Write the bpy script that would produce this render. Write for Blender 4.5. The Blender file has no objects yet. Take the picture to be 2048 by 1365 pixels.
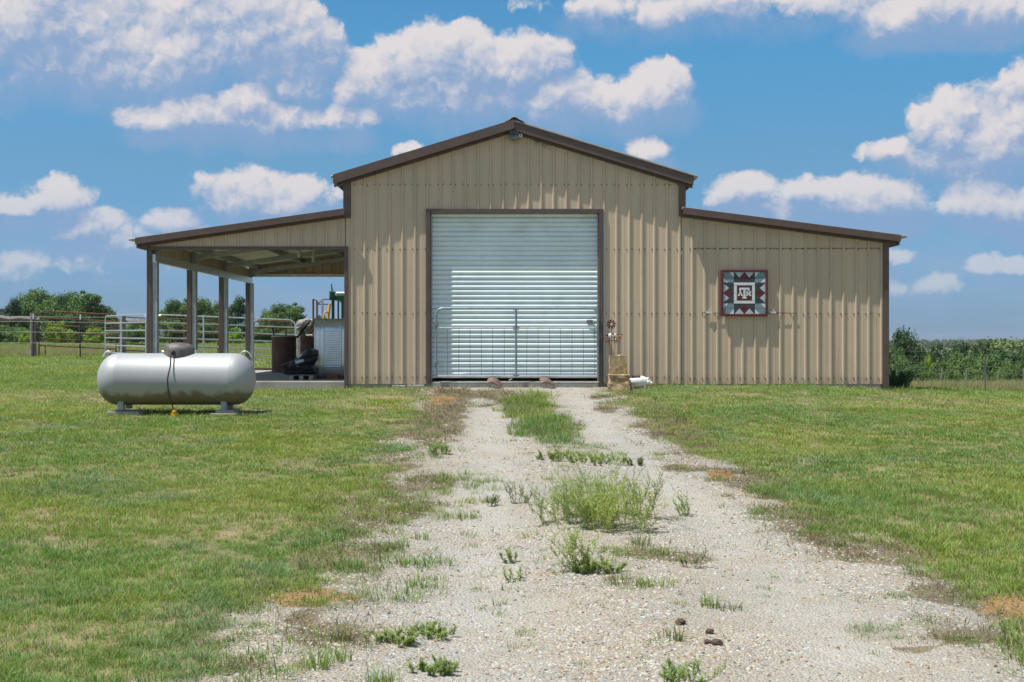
import bpy, math, random
import numpy as np
from mathutils import Vector, Matrix

random.seed(7)
RNG = np.random.default_rng(11)
SC = bpy.context.scene
COL = SC.collection
R = math.radians

# ------------------------------------------------------------------ camera
F = 2616.0            # focal length in photo pixels (2048 wide)
EYE = 0.74            # camera height above the barn slab (z = 0)
cam_d = bpy.data.cameras.new('camera')
cam_d.sensor_width = 36.0
cam_d.lens = 36.0 * F / 2048.0
cam_d.clip_start = 0.1
cam_d.clip_end = 6000.0
cam = bpy.data.objects.new('camera', cam_d)
COL.objects.link(cam)
cam.location = (0, 0, EYE)
cam.rotation_euler = (R(90), 0, 0)
SC.camera = cam

# ------------------------------------------------------------------ sun, sky, exposure
SUN_FROM = Vector((-0.40, -0.155, 1.0)).normalized()      # towards the sun: upper left, a little behind the camera
sun_el = math.asin(SUN_FROM.z)
sun_az = math.atan2(SUN_FROM.x, SUN_FROM.y)
sd = bpy.data.lights.new('sun', 'SUN')
sd.energy = 4.2
sd.angle = R(0.5)
sd.color = (1.0, 0.955, 0.88)
sun = bpy.data.objects.new('sun', sd)
COL.objects.link(sun)
sun.location = (-20, -10, 50)
sun.rotation_euler = (-SUN_FROM).to_track_quat('-Z', 'Y').to_euler()

SC.render.engine = 'CYCLES'
SC.view_settings.view_transform = 'Standard'
SC.view_settings.look = 'None'
SC.view_settings.exposure = 0.5
SC.view_settings.gamma = 1.0
SC.view_settings.use_curve_mapping = False
SC.cycles.max_bounces = 6
SC.cycles.diffuse_bounces = 3
SC.cycles.glossy_bounces = 3
SC.cycles.transmission_bounces = 4
SC.cycles.transparent_max_bounces = 8
SC.cycles.volume_bounces = 0
SC.cycles.use_denoising = True
SC.cycles.sample_clamp_indirect = 6.0


class NT:
    """small helper to write node trees"""
    def __init__(s, tree):
        s.t = tree
    def n(s, kind, **kw):
        nd = s.t.nodes.new(kind)
        for k, v in kw.items():
            setattr(nd, k, v)
        return nd
    def put(s, sock, v):
        if v is None:
            return
        if isinstance(v, bpy.types.NodeSocket):
            s.t.links.new(v, sock)
        else:
            sock.default_value = v
    def math(s, op, a, b=None, c=None, clamp=False):
        nd = s.n('ShaderNodeMath', operation=op, use_clamp=clamp)
        for i, v in enumerate((a, b, c)):
            s.put(nd.inputs[i], v)
        return nd.outputs[0]
    def vmath(s, op, a, b=None, c=None):
        nd = s.n('ShaderNodeVectorMath', operation=op)
        for i, v in enumerate((a, b, c)):
            s.put(nd.inputs[i], v)
        return nd.outputs['Value'] if op in ('DOT_PRODUCT', 'LENGTH', 'DISTANCE') else nd.outputs[0]
    def mix(s, fac, a, b, mode='MIX'):
        nd = s.n('ShaderNodeMix', data_type='RGBA', blend_type=mode)
        s.put(nd.inputs[0], fac)
        s.put(nd.inputs[6], rgba(a))
        s.put(nd.inputs[7], rgba(b))
        return nd.outputs[2]
    def noise(s, vec, scale, detail=3.0, rough=0.5, color=False, dist=0.0):
        nd = s.n('ShaderNodeTexNoise')
        s.put(nd.inputs['Vector'], vec)
        nd.inputs['Scale'].default_value = scale
        nd.inputs['Detail'].default_value = detail
        nd.inputs['Roughness'].default_value = rough
        nd.inputs['Distortion'].default_value = dist
        return nd.outputs['Color'] if color else nd.outputs[0]
    def ramp(s, v, lo, hi, a=0.0, b=1.0, smooth=True):
        nd = s.n('ShaderNodeMapRange', interpolation_type='SMOOTHSTEP' if smooth else 'LINEAR')
        s.put(nd.inputs[0], v)
        for i, q in ((1, lo), (2, hi), (3, a), (4, b)):
            s.put(nd.inputs[i], q)
        return nd.outputs[0]
    def attr(s, name, kind='GEOMETRY'):
        return s.n('ShaderNodeAttribute', attribute_name=name, attribute_type=kind)


def rgba(c):
    if isinstance(c, bpy.types.NodeSocket):
        return c
    return (c[0], c[1], c[2], 1.0)


# --- the sky: Nishita plus cumulus laid out by azimuth and elevation
world = bpy.data.worlds.new('World')
SC.world = world
world.use_nodes = True
SKY_STRENGTH = 0.10
wt = NT(world.node_tree)
world.node_tree.nodes.clear()
sky = wt.n('ShaderNodeTexSky', sky_type='NISHITA', sun_disc=False)
sky.sun_elevation = sun_el
sky.sun_rotation = sun_az
sky.altitude = 100.0
sky.air_density = 1.0
sky.dust_density = 0.4
sky.ozone_density = 3.0
tc = wt.n('ShaderNodeTexCoord')
sep = wt.n('ShaderNodeSeparateXYZ')
wt.put(sep.inputs[0], tc.outputs['Generated'])
az = wt.math('ARCTAN2', sep.outputs[0], sep.outputs[1])
el = wt.math('ARCSINE', sep.outputs[2])
cmb = wt.n('ShaderNodeCombineXYZ')
wt.put(cmb.inputs[0], az)
wt.put(cmb.inputs[1], el)
P0 = cmb.outputs[0]
# cumulus puffs: centre (photo pixels at 2616 px per radian), half widths, weight
PUFFS = [
    (40, 70, 150, 85, 1.0), (190, 50, 190, 110, 1.1), (340, 70, 170, 95, 1.1), (470, 60, 160, 95, 1.1), (575, 85, 105, 75, 1.0), (250, 118, 200, 60, .9), (-150, 60, 200, 90, 1.0),
    (745, 150, 80, 50, .8), (830, 125, 100, 60, 1.0), (935, 118, 85, 62, 1.1), (1045, 130, 90, 60, 1.05), (930, 185, 190, 50, .85), (1110, 190, 110, 45, .8),
    (1210, 200, 90, 40, .75), (1318, 180, 58, 48, .95), (1255, 205, 90, 38, .8),
    (300, 235, 60, 26, .8), (400, 228, 90, 34, .9), (478, 205, 55, 38, 1.0), (560, 243, 110, 28, .8), (690, 243, 62, 26, .85), (595, 168, 52, 36, .75), (690, 188, 42, 28, .7),
    (530, 392, 130, 42, .7), (610, 378, 60, 28, .8), (110, 388, 62, 30, .95), (30, 402, 55, 18, .7), (190, 452, 80, 26, .55), (350, 445, 70, 24, .6), (270, 480, 90, 24, .5),
    (1298, 302, 46, 24, .95), (812, 300, 30, 14, .7), (1480, 385, 62, 28, .85), (1540, 420, 70, 18, .55), (1605, 385, 60, 24, .8), (1730, 392, 105, 38, 1.0), (1800, 400, 60, 36, .95),
    (1940, 395, 90, 32, .85), (2045, 405, 90, 40, .9), (2045, 175, 70, 45, 1.0), (1905, 245, 70, 60, 1.0), (1985, 265, 95, 62, 1.05), (2060, 245, 110, 85, 1.05), (1780, 300, 50, 20, .5),
    (1940, 315, 120, 40, .65), (1500, 10, 330, 34, .62), (1850, 22, 170, 36, .9), (1985, 28, 80, 38, .95), (1230, 8, 150, 26, .5), (2200, 260, 180, 90, 1.0),
    (1968, 520, 42, 18, .85), (2036, 522, 44, 15, .8), (1790, 512, 40, 14, .5), (1850, 570, 80, 18, .35), (60, 530, 140, 22, .35), (420, 520, 160, 26, .35),
]
warp = wt.noise(P0, 30.0, 5.0, 0.6, color=True)
warp2 = wt.noise(P0, 7.0, 2.0, 0.5, color=True)
w1 = wt.vmath('MULTIPLY_ADD', wt.vmath('SUBTRACT', warp, (0.5, 0.5, 0.5)), (0.018, 0.016, 0.0), P0)
PW = wt.vmath('MULTIPLY_ADD', wt.vmath('SUBTRACT', warp2, (0.5, 0.5, 0.5)), (0.026, 0.016, 0.0), w1)
PL = wt.vmath('ADD', PW, (-0.004, 0.0140, 0.0))          # a step towards the sun
PV = wt.n('ShaderNodeSeparateXYZ')
def puff_field(pos):
    acc = None
    for (cx, cy, rx, ry, w) in PUFFS:
        u = (cx - 1024) / F
        v = (682.5 - cy) / F
        a = math.atan(u)
        e = math.atan(v * math.cos(a))
        sx, sy = F / (rx * 1.05), F / (ry * 1.18)
        q = wt.vmath('MULTIPLY_ADD', pos, (sx, sy, 0.0), (-a * sx, -e * sy, 0.0))
        d = wt.vmath('DOT_PRODUCT', q, q)
        m = wt.math('MULTIPLY_ADD', d, -0.75 * w, w)
        acc = m if acc is None else wt.math('SMOOTH_MAX', acc, m, 0.15)
    return acc
dens = puff_field(PW)
densL = puff_field(PL)
# elsewhere on the dome the same kind of broken cumulus goes on
wide = wt.noise(tc.outputs['Generated'], 3.2, 6.0, 0.55)
outx = wt.ramp(wt.math('ABSOLUTE', az), 0.44, 0.62)
oute = wt.ramp(el, 0.28, 0.40)
outm = wt.math('MAXIMUM', outx, oute)
wide_d = wt.math('MULTIPLY_ADD', wt.math('MULTIPLY_ADD', wide, 7.0, -0.35), outm, -3.0)
def lumps(pos):
    """round cauliflower billows"""
    v = wt.n('ShaderNodeTexVoronoi', voronoi_dimensions='2D', feature='SMOOTH_F1', normalize=False)
    wt.put(v.inputs['Vector'], pos)
    v.inputs['Scale'].default_value = 26.0
    v.inputs['Detail'].default_value = 3.0
    v.inputs['Roughness'].default_value = 0.56
    v.inputs['Lacunarity'].default_value = 2.2
    v.inputs['Smoothness'].default_value = 0.6
    return wt.math('MULTIPLY_ADD', v.outputs['Distance'], -0.8, 0.80)
lw = wt.noise(P0, 70.0, 4.0, 0.6, color=True)
LP = wt.vmath('MULTIPLY_ADD', wt.vmath('SUBTRACT', lw, (0.5, 0.5, 0.5)), (0.018, 0.018, 0.0), P0)
puff = lumps(LP)
puffL = lumps(wt.vmath('ADD', LP, (-0.0035, 0.0060, 0.0)))
fine_o = wt.math('MULTIPLY', puff, 1.05)
d_all = wt.math('ADD', wt.math('MAXIMUM', dens, wide_d), fine_o)
grad = wt.math('SUBTRACT', densL, dens)
gradc = wt.math('MULTIPLY', wt.math('MAXIMUM', grad, 0.0), wt.math('SUBTRACT', 1.0, outm))
cover = wt.ramp(d_all, 0.10, wt.math('MULTIPLY_ADD', gradc, 1.3, 0.62))
cover = wt.math('MULTIPLY', cover, wt.ramp(el, 0.02, 0.15, 0.42, 0.97))
# self shade: thick towards the sun -> blue grey, thin -> white
relief = wt.math('SUBTRACT', puffL, puff)
soft = wt.math('MULTIPLY_ADD', wt.noise(PW, 16.0, 3.0, 0.5), 1.0, -0.5)
lit = wt.math('ADD', wt.math('MULTIPLY', relief, -1.5), wt.math('ADD', wt.math('MULTIPLY', grad, -1.35), wt.math('MULTIPLY', soft, 2.2)))
lit = wt.ramp(lit, -0.62, 1.10)
lit = wt.math('MULTIPLY_ADD', outm, wt.math('SUBTRACT', 0.6, lit), lit)
c_shade = (1.85, 2.75, 4.30)
c_white = (5.4, 5.08, 5.12)
cloud_col = wt.mix(lit, c_shade, c_white)
tint = wt.mix(wt.ramp(el, 0.02, 0.134, smooth=False), (.275, .425, .745), (.365, .58, .70))
tint = wt.mix(wt.ramp(el, 0.134, 0.21, smooth=False), tint, (.352, .72, .84))
skc = wt.mix(1.0, sky.outputs[0], tint, 'MULTIPLY')
wis = wt.noise(wt.vmath('MULTIPLY', P0, (7.0, 26.0, 1.0)), 1.0, 5.0, 0.6)
wisp = wt.math('MULTIPLY', wt.ramp(wis, 0.44, 0.72, 0.0, 0.55), wt.ramp(el, 0.005, 0.15, 1.0, 0.0))
skc = wt.mix(wisp, skc, (2.35, 3.05, 4.3))
under = wt.math('MULTIPLY', wt.ramp(wt.math('ADD', densL, wt.math('MULTIPLY', fine_o, 0.6)), -0.05, 0.95), 0.70)
skc = wt.mix(under, skc, c_shade)
full = wt.mix(cover, skc, cloud_col)
bg = wt.n('ShaderNodeBackground')
wt.put(bg.inputs[0], full)
bg.inputs[1].default_value = SKY_STRENGTH
wo = wt.n('ShaderNodeOutputWorld')
wt.put(wo.inputs[0], bg.outputs[0])
world.cycles.sampling_method = 'MANUAL'
world.cycles.sample_map_resolution = 512

# ------------------------------------------------------------------ helpers
def W(px, py, Y):
    return ((px - 1024) * Y / F, Y, EYE - (py - 682.5) * Y / F)


class MB:
    """collects faces, then links them as ONE mesh object"""
    def __init__(s):
        s.v, s.f, s.m = [], [], []
        s.cur = 0
    def add(s, vs, fs):
        o = len(s.v)
        s.v.extend([tuple(q) for q in vs])
        for f in fs:
            s.f.append(tuple(o + i for i in f))
            s.m.append(s.cur)
        return s
    def box(s, x0, x1, y0, y1, z0, z1):
        vs = [(x, y, z) for z in (z0, z1) for y in (y0, y1) for x in (x0, x1)]
        return s.add(vs, [(0, 2, 3, 1), (4, 5, 7, 6), (0, 1, 5, 4), (2, 6, 7, 3), (0, 4, 6, 2), (1, 3, 7, 5)])
    def bar(s, p, q, w, h, up=(0, 0, 1)):
        p, q, up = Vector(p), Vector(q), Vector(up)
        d = (q - p).normalized()
        a = d.cross(up)
        if a.length < 1e-4:
            a = d.cross(Vector((0, 1, 0)))
        a.normalize()
        b = a.cross(d).normalized()
        vs = []
        for e in (p, q):
            for (i, j) in ((-1, -1), (1, -1), (1, 1), (-1, 1)):
                vs.append(e + a * (i * w / 2) + b * (j * h / 2))
        return s.add(vs, [(0, 1, 2, 3), (7, 6, 5, 4), (0, 4, 5, 1), (1, 5, 6, 2), (2, 6, 7, 3), (3, 7, 4, 0)])
    def tube(s, pts, r, n=8, cap=True, r2=None):
        pts = [Vector(p) for p in pts]
        m = len(pts)
        rings = []
        a0 = None
        for i, p in enumerate(pts):
            d = (pts[min(i + 1, m - 1)] - pts[max(i - 1, 0)]).normalized()
            if a0 is None:
                a0 = d.cross(Vector((0, 0, 1)))
                if a0.length < 1e-3:
                    a0 = d.cross(Vector((0, 1, 0)))
            a = (a0 - d * a0.dot(d)).normalized()
            a0 = a
            b = d.cross(a)
            rr = r if r2 is None else r + (r2 - r) * i / max(1, m - 1)
            rings.append([p + a * (rr * math.cos(2 * math.pi * k / n)) + b * (rr * math.sin(2 * math.pi * k / n)) for k in range(n)])
        vs = [q for ring in rings for q in ring]
        fs = []
        for i in range(m - 1):
            for k in range(n):
                k2 = (k + 1) % n
                fs.append((i * n + k, i * n + k2, (i + 1) * n + k2, (i + 1) * n + k))
        if cap:
            fs.append(tuple(range(n - 1, -1, -1)))
            fs.append(tuple(range((m - 1) * n, m * n)))
        return s.add(vs, fs)
    def lathe(s, prof, c=(0, 0, 0), axis='z', n=24):
        vs, fs = [], []
        m = len(prof)
        for (r, h) in prof:
            for k in range(n):
                t = 2 * math.pi * k / n
                a, b = r * math.cos(t), r * math.sin(t)
                vs.append((c[0] + a, c[1] + b, c[2] + h) if axis == 'z' else ((c[0] + h, c[1] + a, c[2] + b) if axis == 'x' else (c[0] + b, c[1] + h, c[2] + a)))
        for i in range(m - 1):
            for k in range(n):
                k2 = (k + 1) % n
                fs.append((i * n + k, i * n + k2, (i + 1) * n + k2, (i + 1) * n + k))
        if prof[0][0] > 1e-4:
            fs.append(tuple(range(n - 1, -1, -1)))
        if prof[-1][0] > 1e-4:
            fs.append(tuple(range((m - 1) * n, m * n)))
        return s.add(vs, fs)
    def prism_xz(s, pts, y0, y1):
        """polygon in x,z (counter-clockwise seen from -y) extruded from y0 (front) to y1"""
        n = len(pts)
        vs = [(x, y0, z) for x, z in pts] + [(x, y1, z) for x, z in pts]
        fs = [tuple(range(n)), tuple(range(2 * n - 1, n - 1, -1))]
        for i in range(n):
            j = (i + 1) % n
            fs.append((i, n + i, n + j, j))
        return s.add(vs, fs)
    def ell(s, c, r, nu=12, nv=8, rough=0.0, seed=0, rot=None):
        rg = random.Random(seed)
        vs, fs = [], []
        for j in range(nv + 1):
            ph = math.pi * j / nv
            for i in range(nu):
                th = 2 * math.pi * i / nu
                k = 1 + (rg.uniform(-rough, rough) if 0 < j < nv else 0)
                q = Vector((r[0] * math.sin(ph) * math.cos(th) * k, r[1] * math.sin(ph) * math.sin(th) * k, r[2] * math.cos(ph) * k))
                if rot is not None:
                    q = rot @ q
                vs.append((c[0] + q.x, c[1] + q.y, c[2] + q.z))
        for j in range(nv):
            for i in range(nu):
                i2 = (i + 1) % nu
                fs.append((j * nu + i, (j + 1) * nu + i, (j + 1) * nu + i2, j * nu + i2))
        return s.add(vs, fs)
    def mesh(s, name, mats, off=(0, 0, 0), smooth=False):
        me = bpy.data.meshes.new(name)
        me.from_pydata([(x - off[0], y - off[1], z - off[2]) for x, y, z in s.v], [], s.f)
        for mm in (mats if isinstance(mats, (list, tuple)) else [mats]):
            me.materials.append(mm)
        if any(s.m):
            me.polygons.foreach_set('material_index', s.m)
        if smooth:
            me.polygons.foreach_set('use_smooth', [True] * len(s.f))
        me.validate()
        me.update()
        return me
    def build(s, name, mats, parent=None, smooth=False, bevel=0.0, base=None, fix=False):
        """parent: a thing or a part; world coordinates are kept. base: origin of a top-level mesh"""
        off = ORG.get(parent.name, (0, 0, 0)) if parent is not None else (base or (0, 0, 0))
        me = s.mesh(name, mats, off, smooth)
        if fix:
            import bmesh
            bm = bmesh.new(); bm.from_mesh(me)
            bmesh.ops.recalc_face_normals(bm, faces=bm.faces)
            bm.to_mesh(me); bm.free()
        o = bpy.data.objects.new(name, me)
        COL.objects.link(o)
        if parent is not None:
            o.parent = parent
            ORG[o.name] = off
        else:
            o.location = off
            ORG[o.name] = off
        if bevel:
            b = o.modifiers.new('bevel', 'BEVEL')
            b.width = bevel
            b.segments = 2
            b.limit_method = 'ANGLE'
        if smooth:
            try:
                me.set_sharp_from_angle(angle=R(40))
            except Exception:
                pass
        return o


ORG = {}


def tag(o, label=None, cat=None, group=None, kind=None):
    if label: o['label'] = label
    if cat: o['category'] = cat
    if group: o['group'] = group
    if kind: o['kind'] = kind
    return o


def thing(name, label, cat, loc, group=None):
    o = bpy.data.objects.new(name, None)
    o.empty_display_size = 0.2
    COL.objects.link(o)
    o.location = loc
    ORG[o.name] = tuple(loc)
    return tag(o, label, cat, group)


def mesh_np(name, V, Fc, mat, smooth=False):
    """quads or triangles from numpy arrays"""
    me = bpy.data.meshes.new(name)
    k = Fc.shape[1]
    me.vertices.add(len(V))
    me.vertices.foreach_set('co', np.ascontiguousarray(V, dtype=np.float32).ravel())
    me.loops.add(Fc.size)
    me.loops.foreach_set('vertex_index', np.ascontiguousarray(Fc, dtype=np.int32).ravel())
    me.polygons.add(len(Fc))
    me.polygons.foreach_set('loop_start', np.arange(0, Fc.size, k, dtype=np.int32))
    me.polygons.foreach_set('loop_total', np.full(len(Fc), k, dtype=np.int32))
    if smooth:
        me.polygons.foreach_set('use_smooth', np.ones(len(Fc), dtype=bool))
    if mat is not None:
        for m in (mat if isinstance(mat, (list, tuple)) else [mat]):
            me.materials.append(m)
    me.update(calc_edges=True)
    return me


def vnoise(x, y, seed=0):
    """smooth value noise in [0,1], numpy"""
    xi, yi = np.floor(x).astype(np.int64), np.floor(y).astype(np.int64)
    fx, fy = x - xi, y - yi
    fx, fy = fx * fx * (3 - 2 * fx), fy * fy * (3 - 2 * fy)
    def h(a, b):
        n = (a * 374761393 + b * 668265263 + seed * 974711) & 0x7fffffff
        n = ((n ^ (n >> 13)) * 1274126177) & 0x7fffffff
        return ((n ^ (n >> 16)) & 0xffff) / 65535.0
    return (h(xi, yi) * (1 - fx) + h(xi + 1, yi) * fx) * (1 - fy) + (h(xi, yi + 1) * (1 - fx) + h(xi + 1, yi + 1) * fx) * fy


def fbm(x, y, seed=0, oct=4):
    s, a, t = 0, 1.0, 0
    for i in range(oct):
        s = s + a * vnoise(x * 2 ** i, y * 2 ** i, seed + i * 17)
        t += a
        a *= 0.5
    return s / t


def sstep(a, b, x):
    t = np.clip((x - a) / (b - a), 0, 1)
    return t * t * (3 - 2 * t)

# ------------------------------------------------------------------ materials
def mat(name, col, rough=0.6, metal=0.0, var=0.12, scale=6.0, col2=None, bump=0.0, bscale=60.0, stain=None, stain_amt=0.3, stain_scale=3.0,
        spec=0.5, stretch=None, coat=0.0, rvar=0.1, objrand=0.0, splash=None):
    m = bpy.data.materials.new(name)
    m.use_nodes = True
    t = NT(m.node_tree)
    m.node_tree.nodes.clear()
    out = t.n('ShaderNodeOutputMaterial')
    b = t.n('ShaderNodeBsdfPrincipled')
    t.put(out.inputs[0], b.outputs[0])
    pos = t.n('ShaderNodeNewGeometry').outputs['Position']
    if stretch:
        pos = t.vmath('MULTIPLY', pos, stretch)
    nz = t.noise(pos, scale, 5.0, 0.6)
    lo = tuple(c * (1 - var) for c in col)
    hi = col2 if col2 else tuple(min(1, c * (1 + var)) for c in col)
    c = t.mix(t.ramp(nz, 0.3, 0.7), lo, hi)
    if stain:
        sn = t.noise(pos, stain_scale, 6.0, 0.65)
        c = t.mix(t.ramp(sn, 0.62 - stain_amt * 0.35, 0.72), c, stain)
    if splash:
        sz = t.n('ShaderNodeSeparateXYZ')
        t.put(sz.inputs[0], t.n('ShaderNodeNewGeometry').outputs['Position'])
        sp_ = t.math('ADD', t.math('MULTIPLY', sz.outputs[2], -2.6), t.math('MULTIPLY', t.noise(t.vmath('MULTIPLY', t.n('ShaderNodeNewGeometry').outputs['Position'], (3.0, 3.0, 1.6)), 2.0, 6, .7), 1.5))
        c = t.mix(t.ramp(sp_, .25, 1.05, 0, .55), c, splash)
        strk = t.noise(t.vmath('MULTIPLY', t.n('ShaderNodeNewGeometry').outputs['Position'], (26.0, 26.0, .5)), 1.0, 4, .6)
        c = t.mix(t.ramp(strk, .60, .78, 0, .22), c, splash)
    if objrand:
        oi = t.n('ShaderNodeObjectInfo')
        k = t.math('MULTIPLY_ADD', oi.outputs['Random'], 2 * objrand, 1 - objrand)
        cc = t.n('ShaderNodeCombineXYZ')
        for i in range(3):
            t.put(cc.inputs[i], k)
        c = t.mix(1.0, c, cc.outputs[0], 'MULTIPLY')
    t.put(b.inputs['Base Color'], c)
    t.put(b.inputs['Roughness'], t.math('MULTIPLY_ADD', nz, rvar, rough - rvar / 2))
    b.inputs['Metallic'].default_value = metal
    b.inputs['Specular IOR Level'].default_value = spec
    b.inputs['Coat Weight'].default_value = coat
    if bump:
        bp = t.n('ShaderNodeBump')
        bp.inputs['Strength'].default_value = bump
        bp.inputs['Distance'].default_value = 0.01
        t.put(bp.inputs['Height'], t.noise(pos, bscale, 4.0, 0.6))
        t.put(b.inputs['Normal'], bp.outputs[0])
    m['_'] = 0
    return m


M = {}
M['tan'] = mat('tan_sheet_metal', (.545, .437, .312), .45, 0, .06, 1.2, stain=(.475, .375, .265), stain_amt=.14, stain_scale=2.2, stretch=(2.2, 1, .35), objrand=.035, splash=(.33, .25, .165), bump=.02, bscale=8)
M['brown'] = mat('brown_trim', (.108, .074, .060), .45, 0, .12, 5, bump=.02, bscale=30)
M['galv'] = mat('galvanised_steel', (.62, .66, .67), .36, .75, .14, 9, bump=.03, bscale=20)
M['galv_bright'] = mat('bright_galvanised_sheet', (.80, .845, .855), .31, .62, .08, 7, stain=(.66, .70, .69), stain_amt=.1, stain_scale=5, bump=.015, bscale=9, rvar=.06)
M['galv_dull'] = mat('dull_galvanised_steel', (.36, .39, .40), .5, .5, .15, 9)
M['roof'] = mat('roof_underside', (.56, .60, .50), .6, 0, .08, 3)
M['roof_top'] = mat('roof_sheet', (.20, .205, .195), .6, .0, .1, 4)
M['seam'] = mat('panel_seam', (.24, .185, .13), .6, 0, .1, 9)
M['concrete'] = mat('concrete', (.31, .30, .265), .85, 0, .15, 3, col2=(.39, .375, .33), stain=(.25, .23, .19), stain_amt=.3, bump=.25, bscale=50)
M['slat'] = mat('painted_slat', (.74, .85, .86), .42, .06, .05, 1.5, stain=(.66, .74, .74), stain_amt=.25, stain_scale=2.5, bump=.01, objrand=.02)
M['pipe'] = mat('grey_gate_pipe', (.24, .32, .34), .42, .45, .12, 14)
M['fence_wire'] = mat('fence_wire', (.17, .18, .17), .5, .5, .1, 10)
M['wire'] = mat('wire', (.10, .11, .11), .5, .6, .1, 10)
M['skid'] = mat('brown_iron', (.17, .115, .09), .8, .1, .25, 14, bump=.3, bscale=60)
M['rust'] = mat('rust', (.13, .062, .038), .85, .1, .25, 8, col2=(.22, .105, .06), bump=.3, bscale=60)
M['rust_dark'] = mat('dark_rust', (.105, .058, .042), .8, .1, .25, 5, col2=(.155, .085, .06), bump=.3, bscale=40)
M['black'] = mat('black_metal', (.02, .02, .021), .5, .2, .1, 10)
M['rubber'] = mat('black_hose', (.018, .018, .018), .55, 0, .1, 10)
M['green'] = mat('green_chute_paint', (.006, .055, .028), .4, 0, .15, 10)
M['yellow'] = mat('yellow_paint', (.72, .40, .015), .5, 0, .12, 12)
M['wood_grey'] = mat('weathered_wood', (.15, .135, .12), .9, 0, .3, 12, col2=(.27, .245, .215), stretch=(6, 6, .7), bump=.5, bscale=25)
M['wood_brown'] = mat('brown_wood', (.23, .12, .045), .85, 0, .3, 9, col2=(.36, .2, .08), stretch=(1, 5, 5), bump=.3, bscale=25)
M['stone'] = mat('tan_limestone', (.34, .245, .12), .9, 0, .25, 7, col2=(.52, .40, .225), stain=(.20, .135, .06), stain_amt=.45, stain_scale=9, bump=.9, bscale=26)
M['white_pot'] = mat('white_ceramic', (.74, .74, .72), .4, 0, .05, 9, stain=(.5, .48, .43), stain_amt=.15, stain_scale=14)
M['soil'] = mat('soil', (.07, .045, .03), .95, 0, .3, 30, bump=.8, bscale=80)
M['bag'] = mat('black_plastic_bag', (.022, .026, .032), .32, 0, .2, 12, bump=.5, bscale=18)
M['bag_white'] = mat('white_bag_print', (.52, .55, .56), .4, 0, .1, 12)
M['cloth'] = mat('grey_rag', (.30, .29, .28), .9, 0, .2, 14, bump=.4, bscale=30)
M['lid'] = mat('weathered_lid', (.075, .08, .09), .6, .1, .15, 10, stain=(.23, .185, .15), stain_amt=.75, stain_scale=6)
M['cow_black'] = mat('black_enamel', (.02, .02, .022), .4, 0, .1, 20)
M['cow_red'] = mat('rust_red_enamel', (.33, .07, .03), .6, 0, .3, 30)
M['maroon'] = mat('maroon_paint', (.115, .015, .018), .5, 0, .12, 9)
M['q_dark'] = mat('charcoal_paint', (.040, .049, .055), .5, 0, .1, 9)
M['q_grey'] = mat('blue_grey_paint', (.19, .26, .30), .5, 0, .08, 9)
M['q_light'] = mat('pale_grey_paint', (.45, .53, .56), .5, 0, .06, 9)
M['q_white'] = mat('white_paint', (.64, .69, .70), .5, 0, .05, 9)
M['lamp_glass'] = mat('lamp_glass', (.07, .10, .13), .15, 0, .1, 9)
M['white_plastic'] = mat('white_plastic', (.72, .74, .75), .45, 0, .04, 9)
M['dung'] = mat('brown_clod', (.105, .070, .052), .95, 0, .3, 40, bump=.9, bscale=90)

# ------------------------------------------------------------------ the ground
YC = [-200, 0, 3, 6, 9, 12, 16, 20, 24, 26]
ZC = [-.98, -.95, -.94, -.92, -.85, -.72, -.52, -.30, -.105, -.105]
YL = [26, 30, 36, 45, 60, 100, 160, 300, 700, 1600, 6000]
ZL = [-.15, -.11, -.04, .10, .26, .40, .45, .3, -3, -8, -20]
YR = [24, 28, 32, 40, 48, 60, 80, 110, 300, 700, 1200, 1800, 6000]
ZR = [-.20, -.36, -.50, -.74, -1.15, -2.1, -3.6, -4.6, -7, -9, -6, -3.2, -20]


def gz(x, y):
    x = np.asarray(x, dtype=float)
    y = np.asarray(y, dtype=float)
    near = np.interp(y, YC, ZC)
    side = sstep(15, 23, y)
    near = near - .05 * sstep(1.5, 4, -x) * side
    near = near + .035 * sstep(1.6, 3.2, x) * side - .10 * sstep(5.2, 7.0, x) * side - .35 * sstep(7.0, 13.0, x) * sstep(12, 24, y)
    left = np.interp(y, YL, ZL)
    right = np.interp(y, YR, ZR) - .30 * sstep(9, 13, x) * (1 - sstep(26, 34, y))
    far = left + (right - left) * sstep(-2.0, 6.0, x - (y - 24) * .02)
    z = near + (far - near) * sstep(23.5, 28, y)
    z = z + (fbm(x * .5, y * .5, 3) - .5) * .06 * (1 - sstep(21, 24, y) * (1 - sstep(34, 40, y)))
    return z


def gz1(x, y):
    return float(gz(np.array([x]), np.array([y]))[0])


_ys = np.concatenate([np.arange(3.0, 60, .02), np.arange(60, 400, .5)])
def G(px, py):
    """the point of the ground seen at a photo pixel"""
    xs = (px - 1024) * _ys / F
    zr = EYE - (py - 682.5) * _ys / F
    i = int(np.argmax(zr <= gz(xs, _ys)))
    return (float(xs[i]), float(_ys[i]), float(gz(xs[i:i + 1], _ys[i:i + 1])[0]))


# driveway edges
_L = [(852, 783), (815, 850), (790, 900), (745, 955), (690, 1010), (620, 1080), (565, 1150), (500, 1220), (420, 1290), (330, 1350)]
_Rr = [(1245, 783), (1330, 850), (1400, 895), (1480, 940), (1580, 995), (1700, 1060), (1850, 1140), (2040, 1235)]
_l = sorted([G(*p)[:2] for p in _L], key=lambda q: q[1])
_r = sorted([G(*p)[:2] for p in _Rr], key=lambda q: q[1])
_lx, _ly = [q[0] for q in _l], [q[1] for q in _l]
_rx, _ry = [q[0] for q in _r], [q[1] for q in _r]


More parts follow.
